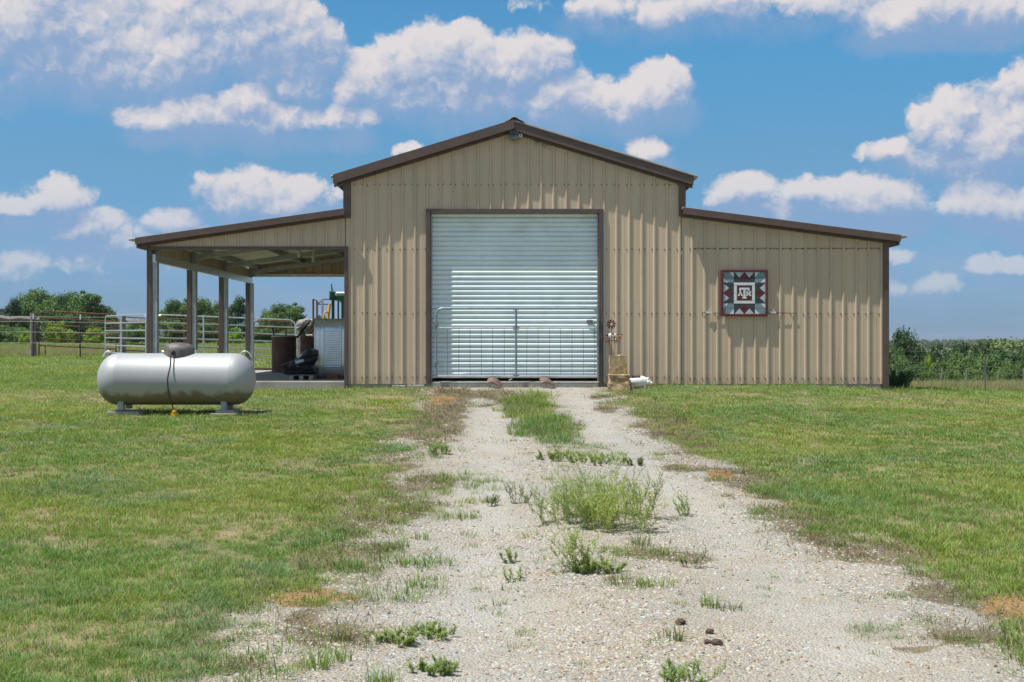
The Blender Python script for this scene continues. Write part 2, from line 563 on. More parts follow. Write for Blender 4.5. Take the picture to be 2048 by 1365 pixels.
def drive_sd(x, y):
    """signed distance inside the driveway (positive inside), wobbly"""
    a = x - np.interp(y, _ly, _lx)
    b = np.interp(y, _ry, _rx) - x
    wob = (fbm(x * 1.3 + 7, y * 1.3, 5) - .5) * 1.1 + (fbm(x * 5, y * 5, 6) - .5) * .35
    return np.minimum(a, b) + wob, a, b


def blob(x, y, px, py, rx, ry):
    """soft ellipse on the ground, given by photo pixels"""
    c = G(px, py)
    e = abs(G(px + rx, py)[0] - c[0])
    f = abs(G(px, py - ry)[1] - c[1])
    return 1 - np.sqrt(((x - c[0]) / e) ** 2 + ((y - c[1]) / f) ** 2)


DRY = [(760, 1010, 110, 45), (880, 840, 60, 50), (690, 1110, 110, 35), (655, 1268, 110, 30), (1330, 840, 60, 40), (1480, 960, 80, 35), (1600, 1035, 110, 35), (1760, 1110, 130, 35),
       (900, 795, 70, 20), (1060, 815, 60, 18), (1095, 855, 60, 22), (990, 790, 60, 14), (1300, 1110, 120, 20), (1880, 1190, 80, 24), (1960, 1275, 100, 22), (700, 1060, 60, 30), (860, 960, 60, 20)]
_rgb = random.Random(77)
def _verge(n, x0, x1):
    out = []
    for _ in range(n):
        py = 790 + 560 * _rgb.random() ** 1.4
        f = (py - 783) / 570
        a = x0 - 520 * f if x0 < 1000 else x0 + 800 * f
        out.append((a + _rgb.uniform(-30, 130) * (.5 + f) * (1 if x0 < 1000 else -1), py, _rgb.uniform(14, 50) * (.6 + f), _rgb.uniform(5, 15) * (.6 + f)))
    return out
DRY += _verge(16, 860, 0) + _verge(12, 1240, 0)
GREEN = _verge(34, 870, 0) + _verge(14, 1230, 0) + [(1060, 815, 70, 22), (1090, 850, 75, 25), (1180, 905, 110, 16), (1180, 1000, 105, 45), (1290, 1110, 130, 22), (1280, 1170, 75, 18), (1225, 1130, 80, 18), (800, 1010, 90, 35), (860, 990, 70, 20),
         (700, 1150, 70, 20), (860, 905, 50, 18), (840, 850, 50, 18)]
DIRT = [(610, 1200, 85, 26), (690, 1195, 45, 10), (2010, 1215, 75, 30), (1440, 950, 40, 12), (880, 800, 40, 14)]


def masks(x, y):
    sdv, a, b = drive_sd(x, y)
    infront = 1 - sstep(23.9, 24.3, y)
    grav = sstep(-.10, .30, sdv) * infront
    n1 = fbm(x * 2.2, y * 2.2, 21)
    edge = np.exp(-((sdv - .12) / .32) ** 2) * infront
    dry = edge * sstep(.34, .62, n1) * .7
    for q in DRY:
        dry = np.maximum(dry, sstep(.0, .5, blob(x, y, *q) + (n1 - .5) * 1.3))
    green = np.zeros_like(x)
    n2 = fbm(x * 3.1 + 3, y * 3.1, 31)
    for q in GREEN:
        green = np.maximum(green, sstep(.0, .5, blob(x, y, *q) + (n2 - .5) * 1.4))
    dirt = np.zeros_like(x)
    for q in DIRT:
        dirt = np.maximum(dirt, sstep(.0, .6, blob(x, y, *q) + (n2 - .5) * .9 + (fbm(x * 11, y * 11, 37, 3) - .5) * .8))
    # bare straw patches in the lawn
    bare = sstep(.60, .72, fbm(x * .75 + 11, y * .55, 41, 4)) * .7
    bare = np.maximum(bare, sstep(.63, .72, fbm(x * 2.0 + 5, y * 1.4, 43, 3)) * .6)
    return grav, dry * infront, green * infront, dirt * infront, bare * (1 - grav)


def axis(lo, hi, step, far_lo, far_hi, k=1.16):
    a = list(np.arange(lo, hi + 1e-6, step))
    s = step
    while a[-1] < far_hi:
        s *= k
        a.append(a[-1] + s)
    s = step
    b = []
    c = lo
    while c > far_lo:
        s *= k
        c -= s
        b.append(c)
    return np.array(b[::-1] + a)


gx = axis(-8.0, 8.6, .07, -2400, 2400)
gy = axis(3.6, 25.0, .07, -150, 2500, 1.10)
GX, GY = np.meshgrid(gx, gy)
px_, py_ = GX.ravel(), GY.ravel()
gzv = gz(px_, py_)
mg, md, mgr, mdi, mb = masks(px_, py_)
# wheel ruts and a low crown on the gravel
sdv, aa, bb = drive_sd(px_, py_)
wd = aa + bb
tpos = aa / np.maximum(wd, .1)
rut = -(np.exp(-((tpos - .30) / .11) ** 2) + np.exp(-((tpos - .74) / .11) ** 2)) * .035
gzv = gzv + rut * mg * (1 - sstep(21, 23.5, py_)) + mg * (fbm(px_ * 5, py_ * 5, 77) - .5) * .02 + (1 - mg) * (fbm(px_ * 3, py_ * 3, 78) - .5) * .03 * (1 - sstep(21, 24, py_))
nx, ny = len(gx), len(gy)
ii = np.arange(nx * ny).reshape(ny, nx)
quads = np.stack([ii[:-1, :-1].ravel(), ii[:-1, 1:].ravel(), ii[1:, 1:].ravel(), ii[1:, :-1].ravel()], 1)
# the ground of the barn stays below its slab
inb = (px_ > -6.85) & (px_ < 7.0) & (py_ > 24.25) & (py_ < 33.0)
gzv = np.where(inb, np.minimum(gzv, -.2), gzv)


def ground_mat():
    m = bpy.data.materials.new('ground')
    m.use_nodes = True
    t = NT(m.node_tree)
    m.node_tree.nodes.clear()
    out = t.n('ShaderNodeOutputMaterial')
    b = t.n('ShaderNodeBsdfPrincipled')
    t.put(out.inputs[0], b.outputs[0])
    b.inputs['Roughness'].default_value = .95
    b.inputs['Specular IOR Level'].default_value = .15
    pos = t.n('ShaderNodeNewGeometry').outputs['Position']
    big = t.noise(pos, .22, 4, .6)
    mid = t.noise(pos, 1.7, 5, .65)
    small = t.noise(pos, 22, 4, .7)
    # lawn soil and thatch
    green = t.mix(t.ramp(big, .38, .62), (.11, .165, .042), (.165, .20, .05))
    green = t.mix(t.ramp(t.noise(pos, .55, 3, .6), .45, .65), green, (.10, .16, .06))
    thatch = t.mix(small, (.13, .105, .045), (.30, .24, .13))
    lawn = t.mix(t.ramp(t.math('MULTIPLY_ADD', small, .45, t.math('MULTIPLY', mid, .75)), .42, .68), green, thatch)
    bare = t.attr('bare').outputs['Fac']
    soil = t.mix(t.noise(pos, 9, 4, .6), (.22, .165, .095), (.36, .285, .18))
    lawn = t.mix(t.math('MULTIPLY', bare, .9), lawn, soil)
    # gravel: stones of two sizes
    vo = t.n('ShaderNodeTexVoronoi')
    t.put(vo.inputs['Vector'], t.vmath('MULTIPLY_ADD', t.noise(pos, 30, 2, .5, color=True), (.02, .02, .02), pos))
    vo.inputs['Scale'].default_value = 52
    v2 = t.n('ShaderNodeTexVoronoi')
    t.put(v2.inputs['Vector'], pos)
    v2.inputs['Scale'].default_value = 130
    sepc = t.n('ShaderNodeSeparateColor')
    t.put(sepc.inputs[0], vo.outputs['Color'])
    st = t.mix(sepc.outputs[0], (.17, .163, .142), (.455, .435, .385))
    st = t.mix(t.ramp(sepc.outputs[1], .68, .95), st, (.34, .25, .15))
    st = t.mix(t.ramp(sepc.outputs[2], .86, .98), st, (.11, .105, .10))
    sp2 = t.n('ShaderNodeSeparateColor')
    t.put(sp2.inputs[0], v2.outputs['Color'])
    fine = t.mix(sp2.outputs[0], (.25, .235, .198), (.41, .39, .345))
    grav = t.mix(t.ramp(mid, .40, .62), fine, st)
    dust = t.mix(t.noise(pos, 3.1, 4, .6), (.31, .25, .165), (.42, .39, .325))
    tr = t.attr('track').outputs['Fac']
    grav = t.mix(t.ramp(t.noise(pos, .9, 5, .65), .38, .62, 0, .75), grav, dust)
    grav = t.mix(t.math('MULTIPLY', tr, t.ramp(mid, .35, .6, .15, .7)), grav, t.mix(small, (.38, .365, .33), (.49, .475, .435)))
    gm = t.attr('gravel').outputs['Fac']
    gm2 = t.ramp(t.math('MULTIPLY_ADD', t.math('SUBTRACT', small, .5), .7, gm), .35, .65)
    c = t.mix(gm2, lawn, grav)
    dry = t.attr('dry').outputs['Fac']
    dryc = t.mix(small, (.105, .08, .048), (.25, .20, .125))
    c = t.mix(t.ramp(t.math('MULTIPLY_ADD', t.math('SUBTRACT', small, .5), 1.1, dry), .30, .72, 0, .85), c, dryc)
    gr = t.attr('green').outputs['Fac']
    c = t.mix(t.math('MULTIPLY', gr, .28), c, (.16, .165, .075))
    di = t.attr('dirt').outputs['Fac']
    dirtc = t.mix(t.noise(pos, 14, 5, .65), (.24, .135, .052), (.36, .235, .11))
    c = t.mix(t.ramp(t.math('MULTIPLY_ADD', t.math('SUBTRACT', small, .5), .5, di), .3, .7, 0, .9), c, dirtc)
    # distant fields
    sx = t.n('ShaderNodeSeparateXYZ')
    t.put(sx.inputs[0], pos)
    farm = t.ramp(sx.outputs[1], 60, 120)
    fields = t.mix(t.ramp(t.noise(pos, .006, 3, .5), .42, .58), (.10, .14, .04), (.20, .20, .09))
    c = t.mix(farm, c, fields)
    t.put(b.inputs['Base Color'], c)
    h = t.math('MULTIPLY', t.math('SUBTRACT', 1.0, vo.outputs['Distance']), gm2)
    h = t.math('ADD', t.math('MULTIPLY', h, .022), t.math('MULTIPLY', small, .012))
    bp = t.n('ShaderNodeBump')
    bp.inputs['Strength'].default_value = .8
    bp.inputs['Distance'].default_value = 1.0
    t.put(bp.inputs['Height'], h)
    t.put(b.inputs['Normal'], bp.outputs[0])
    return m


gme = mesh_np('ground', np.stack([px_, py_, gzv], 1), quads, ground_mat(), True)
for nm, a in (('gravel', mg), ('dry', md), ('green', mgr), ('dirt', mdi), ('bare', mb), ('track', np.clip(-rut / .035, 0, 1) * mg)):
    at = gme.attributes.new(nm, 'FLOAT', 'POINT')
    at.data.foreach_set('value', np.ascontiguousarray(a, dtype=np.float32))
ground = bpy.data.objects.new('ground', gme)
COL.objects.link(ground)
ground['kind'] = 'structure'


def surf(x, y):
    """ground height with the fine relief, for scattering"""
    i = np.clip(np.searchsorted(gx, x) - 1, 0, nx - 2)
    j = np.clip(np.searchsorted(gy, y) - 1, 0, ny - 2)
    u = (x - gx[i]) / (gx[i + 1] - gx[i])
    v = (y - gy[j]) / (gy[j + 1] - gy[j])
    Z = gzv.reshape(ny, nx)
    return (Z[j, i] * (1 - u) + Z[j, i + 1] * u) * (1 - v) + (Z[j + 1, i] * (1 - u) + Z[j + 1, i + 1] * u) * v


def GS(px, py):
    x, y, z = G(px, py)
    return (x, y, float(surf(np.array([x]), np.array([y]))[0]))


# ------------------------------------------------------------------ blades, tufts, stones
def leaf_mat(name, c1, c2, c3=None, scale=.5, trans=.35, rough=.55, fine=(.82, 1.22), dryc=None, tint=(1.1, 1.15, .5)):
    """foliage: patches of hue by place, blade to blade variation by a random attribute, some light through the leaf"""
    m = bpy.data.materials.new(name)
    m.use_nodes = True
    t = NT(m.node_tree)
    m.node_tree.nodes.clear()
    out = t.n('ShaderNodeOutputMaterial')
    pos = t.n('ShaderNodeNewGeometry').outputs['Position']
    c = t.mix(t.ramp(t.noise(pos, scale, 4, .6), .36, .64), c1, c2)
    if c3:
        c = t.mix(t.ramp(t.noise(pos, scale * 2.6, 3, .6), .52, .68), c, c3)
    rnd = t.attr('rnd').outputs['Fac']
    k = t.math('MULTIPLY_ADD', rnd, fine[1] - fine[0], fine[0])
    cc = t.n('ShaderNodeCombineXYZ')
    for i in range(3):
        t.put(cc.inputs[i], k)
    c = t.mix(1.0, c, cc.outputs[0], 'MULTIPLY')
    if dryc:
        c = t.mix(t.ramp(rnd, .85, .88), c, dryc)
    b = t.n('ShaderNodeBsdfPrincipled')
    b.inputs['Roughness'].default_value = rough
    b.inputs['Specular IOR Level'].default_value = .3
    t.put(b.inputs['Base Color'], c)
    tr = t.n('ShaderNodeBsdfTranslucent')
    t.put(tr.inputs[0], t.mix(1.0, c, tint, 'MULTIPLY'))
    mx = t.n('ShaderNodeMixShader')
    mx.inputs[0].default_value = trans
    t.put(mx.inputs[1], b.outputs[0])
    t.put(mx.inputs[2], tr.outputs[0])
    t.put(out.inputs[0], mx.outputs[0])
    return m


M['grass'] = leaf_mat('lawn_blades', (.155, .285, .072), (.265, .345, .072), (.165, .29, .135), .33, fine=(.62, 1.5), dryc=(.42, .35, .20))
M['grass_dry'] = leaf_mat('dry_blades', (.25, .20, .12), (.175, .14, .085), (.16, .19, .09), 1.6, trans=.2, dryc=(.15, .19, .07))
M['weed'] = leaf_mat('weed_leaves', (.29, .39, .15), (.35, .42, .15), None, 1.5)
M['weed_grey'] = leaf_mat('weed_blades', (.20, .245, .125), (.26, .29, .145), None, 2.5, dryc=(.36, .30, .18))
M['field'] = leaf_mat('field_grass', (.24, .29, .12), (.37, .345, .19), None, .2, dryc=(.42, .36, .22))


def blades(n, rad, hmin, hmax, wid, lean, segs, rg, flat=0.0):
    """a tuft as arrays: strips tapering to a tip"""
    V, Q, rn = [], [], []
    for i in range(n):
        a = rg.uniform(0, 2 * math.pi)
        r = rad * math.sqrt(rg.random())
        bx, by = r * math.cos(a), r * math.sin(a)
        h = rg.uniform(hmin, hmax)
        d = a + rg.uniform(-1.2, 1.2)
        ln = rg.uniform(.15, 1.0) * lean
        wx, wy = -math.sin(d) * wid / 2, math.cos(d) * wid / 2
        tw = rg.uniform(-.8, .8)
        wx, wy = wx * math.cos(tw) - wy * math.sin(tw), wx * math.sin(tw) + wy * math.cos(tw)
        q = rg.random()
        o = len(V)
        for s in range(segs + 1):
            f = s / segs
            w = 1.0 - f ** 1.6 * .97
            out = ln * h * f ** 1.8
            z = h * f * (1 - .35 * ln * f * f) * (1 - flat)
            cx, cy = bx + math.cos(d) * out, by + math.sin(d) * out
            V.append((cx - wx * w, cy - wy * w, z - .004))
            V.append((cx + wx * w, cy + wy * w, z - .004))
            rn += [q, q]
        for s in range(segs):
            Q.append((o + 2 * s, o + 2 * s + 1, o + 2 * s + 3, o + 2 * s + 2))
    return np.array(V), np.array(Q), np.array(rn, dtype=np.float32)


def arr_mesh(name, V, Q, rn, m, smooth=False):
    me = mesh_np(name, V, Q, m, smooth)
    a = me.attributes.new('rnd', 'FLOAT', 'POINT')
    a.data.foreach_set('value', rn.astype(np.float32))
    return me


def source_collection(name, meshes):
    c = bpy.data.collections.new(name)
    for i, me in enumerate(meshes):
        o = bpy.data.objects.new('%s_%03d' % (name, i), me)
        c.objects.link(o)
    return c


def scatter(name, pts, rot, scl, idx, coll):
    """one stuff object: a cloud of points that carries copies of small meshes"""
    me = bpy.data.meshes.new(name)
    n = len(pts)
    me.vertices.add(n)
    me.vertices.foreach_set('co', np.ascontiguousarray(pts, dtype=np.float32).ravel())
    a = me.attributes.new('rot', 'FLOAT_VECTOR', 'POINT')
    a.data.foreach_set('vector', np.ascontiguousarray(rot, dtype=np.float32).ravel())
    a = me.attributes.new('scl', 'FLOAT_VECTOR', 'POINT')
    a.data.foreach_set('vector', np.ascontiguousarray(scl, dtype=np.float32).ravel())
    a = me.attributes.new('pick', 'INT', 'POINT')
    a.data.foreach_set('value', np.ascontiguousarray(idx, dtype=np.int32))
    o = bpy.data.objects.new(name, me)
    COL.objects.link(o)
    ng = bpy.data.node_groups.new(name + '_nodes', 'GeometryNodeTree')
    ng.interface.new_socket('Geometry', in_out='INPUT', socket_type='NodeSocketGeometry')
    ng.interface.new_socket('Geometry', in_out='OUTPUT', socket_type='NodeSocketGeometry')
    N, L = ng.nodes, ng.links
    gi, go = N.new('NodeGroupInput'), N.new('NodeGroupOutput')
    ci = N.new('GeometryNodeCollectionInfo')
    ci.inputs['Collection'].default_value = coll
    ci.inputs['Separate Children'].default_value = True
    ci.inputs['Reset Children'].default_value = True
    ip = N.new('GeometryNodeInstanceOnPoints')
    ip.inputs['Pick Instance'].default_value = True
    def na(nm, tp):
        q = N.new('GeometryNodeInputNamedAttribute')
        q.data_type = tp
        q.inputs['Name'].default_value = nm
        return [s for s in q.outputs if s.enabled and s.name == 'Attribute'][0]
    L.new(gi.outputs[0], ip.inputs['Points'])
    L.new(ci.outputs[0], ip.inputs['Instance'])
    L.new(na('pick', 'INT'), ip.inputs['Instance Index'])
    er = N.new('FunctionNodeEulerToRotation')
    L.new(na('rot', 'FLOAT_VECTOR'), er.inputs[0])
    L.new(er.outputs[0], ip.inputs['Rotation'])
    L.new(na('scl', 'FLOAT_VECTOR'), ip.inputs['Scale'])
    L.new(ip.outputs[0], go.inputs[0])
    md_ = o.modifiers.new('scatter', 'NODES')
    md_.node_group = ng
    o['kind'] = 'stuff'
    return o


def band(y0, y1, dens, side=(1.0, 1.0)):
    """random points in the seen wedge of the ground, with a margin"""
    area = .42 * (y1 * y1 - y0 * y0) + 5.0 * (y1 - y0)
    n = int(area * dens)
    y = np.sqrt(RNG.uniform(y0 * y0, y1 * y1, n))
    x = RNG.uniform(-1, 1, n) * (.42 * y + 2.5)
    return x, y


def in_barn(x, y):
    return (x > -6.8) & (x < 6.95) & (y > 23.93) & (y < 33.4)


def put(name, x, y, k, nvar, coll, sink=0.0, tilt=.15, zs=None, i0=0):
    n = len(x)
    z = surf(x, y) - sink
    rot = np.stack([RNG.normal(0, tilt, n), RNG.normal(0, tilt, n), RNG.uniform(0, 6.283, n)], 1)
    s = np.asarray(k) * np.ones(n)
    scl = np.stack([s, s, s * (zs if zs is not None else 1.0)], 1)
    return np.stack([x, y, z], 1), rot, scl, RNG.integers(i0, i0 + nvar, n)


def join(parts):
    return [np.concatenate([p[i] for p in parts]) for i in range(4)]


rg = random.Random(5)
tufts = []
for i in range(5):   # near, 3 segments
    tufts.append(arr_mesh('tuft', *blades(30, .08, .025, .075, .0045, 1.45, 3, rg), M['grass']))
for i in range(4):   # middle distance
    tufts.append(arr_mesh('tuft', *blades(34, .11, .018, .052, .0060, 1.4, 2, rg), M['grass']))
for i in range(3):   # far
    tufts.append(arr_mesh('tuft', *blades(36, .18, .018, .048, .0100, 1.3, 1, rg), M['grass']))
c_tuft = source_collection('grass_tufts', tufts)
P = []
for (y0, y1, dens, i0, nv, k) in ((4.2, 8.5, 330, 0, 5, 1.05), (8.5, 13, 250, 0, 5, 1.0), (13, 20, 170, 5, 4, 1.05), (20, 32, 95, 9, 3, 1.0), (32, 60, 32, 9, 3, 1.5), (60, 130, 4.5, 9, 3, 3.0)):
    x, y = band(y0, y1, dens)
    grav, dry, green, dirt, bare = masks(x, y)
    keep = (1 - grav) * (1 - .75 * bare) * (1 - .6 * dry) * (1 - dirt)
    keep = keep * (.55 + .9 * fbm(x * 1.8, y * 1.8, 51, 3))
    ok = (RNG.random(len(x)) < keep) & ~in_barn(x, y)
    ok &= ~((x > 7.4) & (y > 33)) & ~((y > 34) & (x > -5) & (x < 8))
    x, y = x[ok], y[ok]
    kk = k * (.65 + .75 * fbm(x * .9 + 31, y * .9, 61, 3))
    P.append(put('g', x, y, kk, nv, c_tuft, zs=RNG.uniform(.75, 1.25, len(x)), i0=i0))
# greenery that creeps over the gravel
for (y0, y1, dens, i0, nv, k) in ((4.2, 10, 160, 0, 5, .8), (10, 24, 90, 0, 5, .95)):
    x, y = band(y0, y1, dens)
    grav, dry, green, dirt, bare = masks(x, y)
    ok = (RNG.random(len(x)) < np.clip(green * .70 + .014, 0, 1) * grav)
    x, y = x[ok], y[ok]
    P.append(put('g', x, y, k * RNG.uniform(.5, 1.2, len(x)), nv, c_tuft, i0=i0))
# the strip of grass on the crown below the door, and the weedy verge on the left
x, y = band(15, 23.6, 330)
sp = np.zeros_like(x)
for q in ((1050, 812, 62, 18), (1085, 850, 68, 24), (1110, 880, 50, 14), (1075, 795, 40, 10)):
    sp = np.maximum(sp, sstep(.0, .45, blob(x, y, *q) + (fbm(x * 4, y * 4, 91, 3) - .5) * 1.2))
ok = RNG.random(len(x)) < sp * .30 * (.3 + 1.2 * fbm(x * 2.5, y * 2.5, 95, 3))
x, y = x[ok], y[ok]
P.append(put('g', x, y, RNG.uniform(.9, 2.0, len(x)), 5, c_tuft, zs=RNG.uniform(1.0, 1.7, len(x)), i0=0))
x, y = band(5, 14, 120)
grav, dry, green, dirt, bare = masks(x, y)
d_l = x - np.interp(y, _ly, _lx)
ok = (RNG.random(len(x)) < np.exp(-((d_l - .45) / .55) ** 2) * sstep(.45, .62, fbm(x * 3.3, y * 3.3, 93, 3)) * (1 - dirt) * .75)
x, y = x[ok], y[ok]
P.append(put('g', x, y, RNG.uniform(.7, 1.5, len(x)), 5, c_tuft, zs=RNG.uniform(.9, 1.6, len(x)), i0=0))
lawn = scatter('lawn_grass', *join(P), c_tuft)

dryt = [arr_mesh('dry_tuft', *blades(22, .10, .03, .10, .0045, 1.6, 3, rg, .45), M['grass_dry']) for i in range(4)]
c_dry = source_collection('dry_tufts', dryt)
P = []
for (y0, y1, dens, k) in ((4.2, 9, 230, 1.0), (9, 16, 150, 1.1), (16, 24, 110, 1.3)):
    x, y = band(y0, y1, dens)
    grav, dry, green, dirt, bare = masks(x, y)
    w = np.clip(dry * .7 + bare * .22 + grav * .010, 0, 1) * (1 - .8 * dirt)
    ok = (RNG.random(len(x)) < w) & ~in_barn(x, y)
    x, y = x[ok], y[ok]
    P.append(put('d', x, y, k * RNG.uniform(.6, 1.2, len(x)), 4, c_dry, tilt=.25))
dry_grass = scatter('dry_grass', *join(P), c_dry)

M['crumb'] = mat('earth_crumb', (.21, .12, .048), .95, 0, .25, 40, col2=(.31, .21, .105))
# loose stones of the driveway
def rock(seed, n=0):
    import bmesh
    r_ = random.Random(seed)
    bm = bmesh.new()
    bmesh.ops.create_icosphere(bm, subdivisions=1, radius=1)
    for v in bm.verts:
        v.co *= r_.uniform(.72, 1.12)
        v.co.x *= 1.25
        v.co.z *= .55
    me = bpy.data.meshes.new('stone')
    bm.to_mesh(me)
    bm.free()
    return me
rock_mats = [mat('stone_pale', (.45, .44, .41), .9, 0, .1, 60), mat('stone_grey', (.27, .265, .255), .9, 0, .15, 60), mat('stone_tan', (.36, .27, .17), .9, 0, .15, 60),
             mat('stone_cream', (.46, .405, .31), .9, 0, .12, 60), mat('stone_dark', (.12, .11, .10), .9, 0, .2, 60), mat('stone_rusty', (.28, .16, .075), .9, 0, .2, 60)]
rocks = []
for i, mi in enumerate((0, 0, 0, 1, 1, 2, 3, 3, 3, 0, 2, 4, 5)):
    me = rock(100 + i)
    me.materials.append(rock_mats[mi])
    rocks.append(me)
c_rock = source_collection('gravel_stones', rocks)
P = []
for (y0, y1, dens, s0, s1) in ((4.2, 7.5, 2600, .0035, .0150), (7.5, 11, 1500, .0045, .0165), (11, 17, 520, .007, .020), (17, 24, 190, .009, .024)):
    x, y = band(y0, y1, dens)
    grav, dry, green, dirt, bare = masks(x, y)
    tp = (x - np.interp(y, _ly, _lx)) / np.maximum(np.interp(y, _ry, _rx) - np.interp(y, _ly, _lx), .5)
    trk = np.exp(-((tp - .30) / .10) ** 2) + np.exp(-((tp - .74) / .10) ** 2)
    w = grav * (1 - .7 * dirt) * (1 - .5 * dry) * (1 - .72 * np.clip(trk, 0, 1)) * (.25 + 1.2 * sstep(.35, .65, fbm(x * 1.7 + 9, y * 1.7, 81, 3)))
    ok = RNG.random(len(x)) < w
    x, y = x[ok], y[ok]
    s = s0 + (s1 - s0) * RNG.random(len(x)) ** 2.6
    P.append(put('r', x, y, s, len(rocks), c_rock, sink=s * .12, tilt=.3))
gravel = scatter('gravel', *join(P), c_rock)

# crumbs of earth on the bare patches
crumbs = []
for i in range(5):
    me = rock(200 + i)
    me.materials.append(M['crumb'])
    crumbs.append(me)
c_crumb = source_collection('earth_crumbs', crumbs)
P = []
for (y0, y1, dens, s0, s1) in ((4.2, 12, 1800, .004, .016), (12, 24, 300, .006, .018)):
    x, y = band(y0, y1, dens)
    grav, dry, green, dirt, bare = masks(x, y)
    ok = RNG.random(len(x)) < np.clip(dirt * 1.0 + .03 * dry + .02 * grav, 0, 1)
    x, y = x[ok], y[ok]
    s = s0 + (s1 - s0) * RNG.random(len(x)) ** 2.2
    P.append(put('r', x, y, s, 5, c_crumb, sink=s * .1, tilt=.4))
loose_dirt = scatter('loose_dirt', *join(P), c_crumb)

# tall meadow grass beyond the mown lawn
fieldt = [arr_mesh('meadow_tuft', *blades(30, .25, .14, .36, .012, .6, 2, rg), M['field']) for i in range(4)]
c_field = source_collection('meadow_tufts', fieldt)
n = 9000
y = RNG.uniform(32.3, 56, n)
x = 7.2 + RNG.random(n) * (.46 * y + 3 - 7.2)
P = [put('f', x, y, RNG.uniform(.7, 1.05, n), 4, c_field)]
n = 5000
y = RNG.uniform(49, 75, n)
x = RNG.uniform(-.46 * y - 3, -.30 * y, n)
P.append(put('f', x, y, RNG.uniform(.5, .9, n), 4, c_field))
n = 2500
y = RNG.uniform(54, 80, n)
x = RNG.uniform(-.32 * y, -.10 * y, n)
P.append(put('f', x, y, RNG.uniform(.4, .8, n), 4, c_field))
meadow = scatter('meadow_grass', *join(P), c_field)

# ------------------------------------------------------------------ the barn
S = F / 24.0                       # photo pixels per metre on the front wall
def X(px): return (px - 1024) / S
def Z(py): return EYE - (py - 682.5) / S
YF = 24.0                          # front wall
YB = 33.1                          # rear wall
OV = .165                           # roof overhang at the gable
XL, XML, XMR, XR = X(298), X(692), X(1364), X(1772)
RIDGE_X, RIDGE_Z, SLOPE = .045, 4.755, .304
def z_main(x): return RIDGE_Z - SLOPE * abs(x - RIDGE_X)
LIN, LTIP = (-3.07, 3.14), (-6.90, 2.60)
RIN, RTIP = (3.12, 3.165), (7.12, 2.655)
def z_left(x): return LTIP[1] + (x - LTIP[0]) * (LIN[1] - LTIP[1]) / (LIN[0] - LTIP[0])
def z_right(x): return RTIP[1] + (x - RTIP[0]) * (RIN[1] - RTIP[1]) / (RIN[0] - RTIP[0])

barn = thing('barn', 'tan ribbed metal barn with brown trim, white roll-up door and two lean-tos', 'barn', (0.0, YF, 0.0))
DX0, DX1, DZ1 = X(857), X(1201), Z(423)      # door hole
RIB = 25.2 / S
RIB0 = X(1003.7)
PROF = [(0.0, 0.0), (.012, .026), (.038, .026), (.050, 0.0), (.092, 0.0), (.098, .0022), (.106, .0022), (.112, 0.0), (.148, 0.0), (.154, .0022), (.162, .0022), (.168, 0.0)]


def strip_panels(x0, x1, zb, zt, Y, sgn=-1, hole=None, parent=barn, m=None, name='wall_panel'):
    """ribbed sheets, one object per strip from rib to rib; zb, zt are functions of x; relief towards sgn * y"""
    k0 = int(math.floor((x0 - RIB0) / RIB))
    k1 = int(math.ceil((x1 - RIB0) / RIB))
    for k in range(k0, k1):
        a, b = RIB0 + k * RIB, RIB0 + (k + 1) * RIB
        pts = [(a + dx, dy) for dx, dy in PROF] + [(b, 0.0)]
        def rel(xx):
            for (p, q) in zip(pts[:-1], pts[1:]):
                if p[0] <= xx <= q[0]:
                    return p[1] + (q[1] - p[1]) * (xx - p[0]) / max(1e-9, q[0] - p[0])
            return 0.0
        cuts = [max(a, x0), min(b, x1)]
        if hole:
            cuts += [h for h in hole[:2] if cuts[0] < h < cuts[1]]
        xs = sorted(set(cuts + [p[0] for p in pts if max(a, x0) < p[0] < min(b, x1)]))
        if len(xs) < 2 or xs[-1] - xs[0] < 1e-4:
            continue
        mb = MB()
        for p, q in zip(xs[:-1], xs[1:]):
            if q - p < 1e-6:
                continue
            mid = (p + q) / 2
            bot = hole[2] if hole and hole[0] < mid < hole[1] else None
            bp, bq = (bot, bot) if bot is not None else (zb(p), zb(q))
            tp, tq = zt(p), zt(q)
            if tp - bp < 1e-4 and tq - bq < 1e-4:
                continue
            yp, yq = Y + sgn * rel(p), Y + sgn * rel(q)
            f = (0, 1, 2, 3) if sgn < 0 else (3, 2, 1, 0)
            mb.add([(p, yp, bp), (q, yq, bq), (q, yq, tq), (p, yp, tp)], [f])
        if mb.f:
            mb.build(name, m or M['tan'], parent)


ZB = Z(768.5)
zbf = lambda x: ZB
strip_panels(XML, X(1362), zbf, lambda x: z_main(x) - .06, YF, hole=(DX0, DX1, DZ1))
strip_panels(X(302), X(690), lambda x: Z(496), lambda x: z_left(x) - .05, YF)
strip_panels(X(1363), X(1768), zbf, lambda x: z_right(x) - .05, YF + .004)
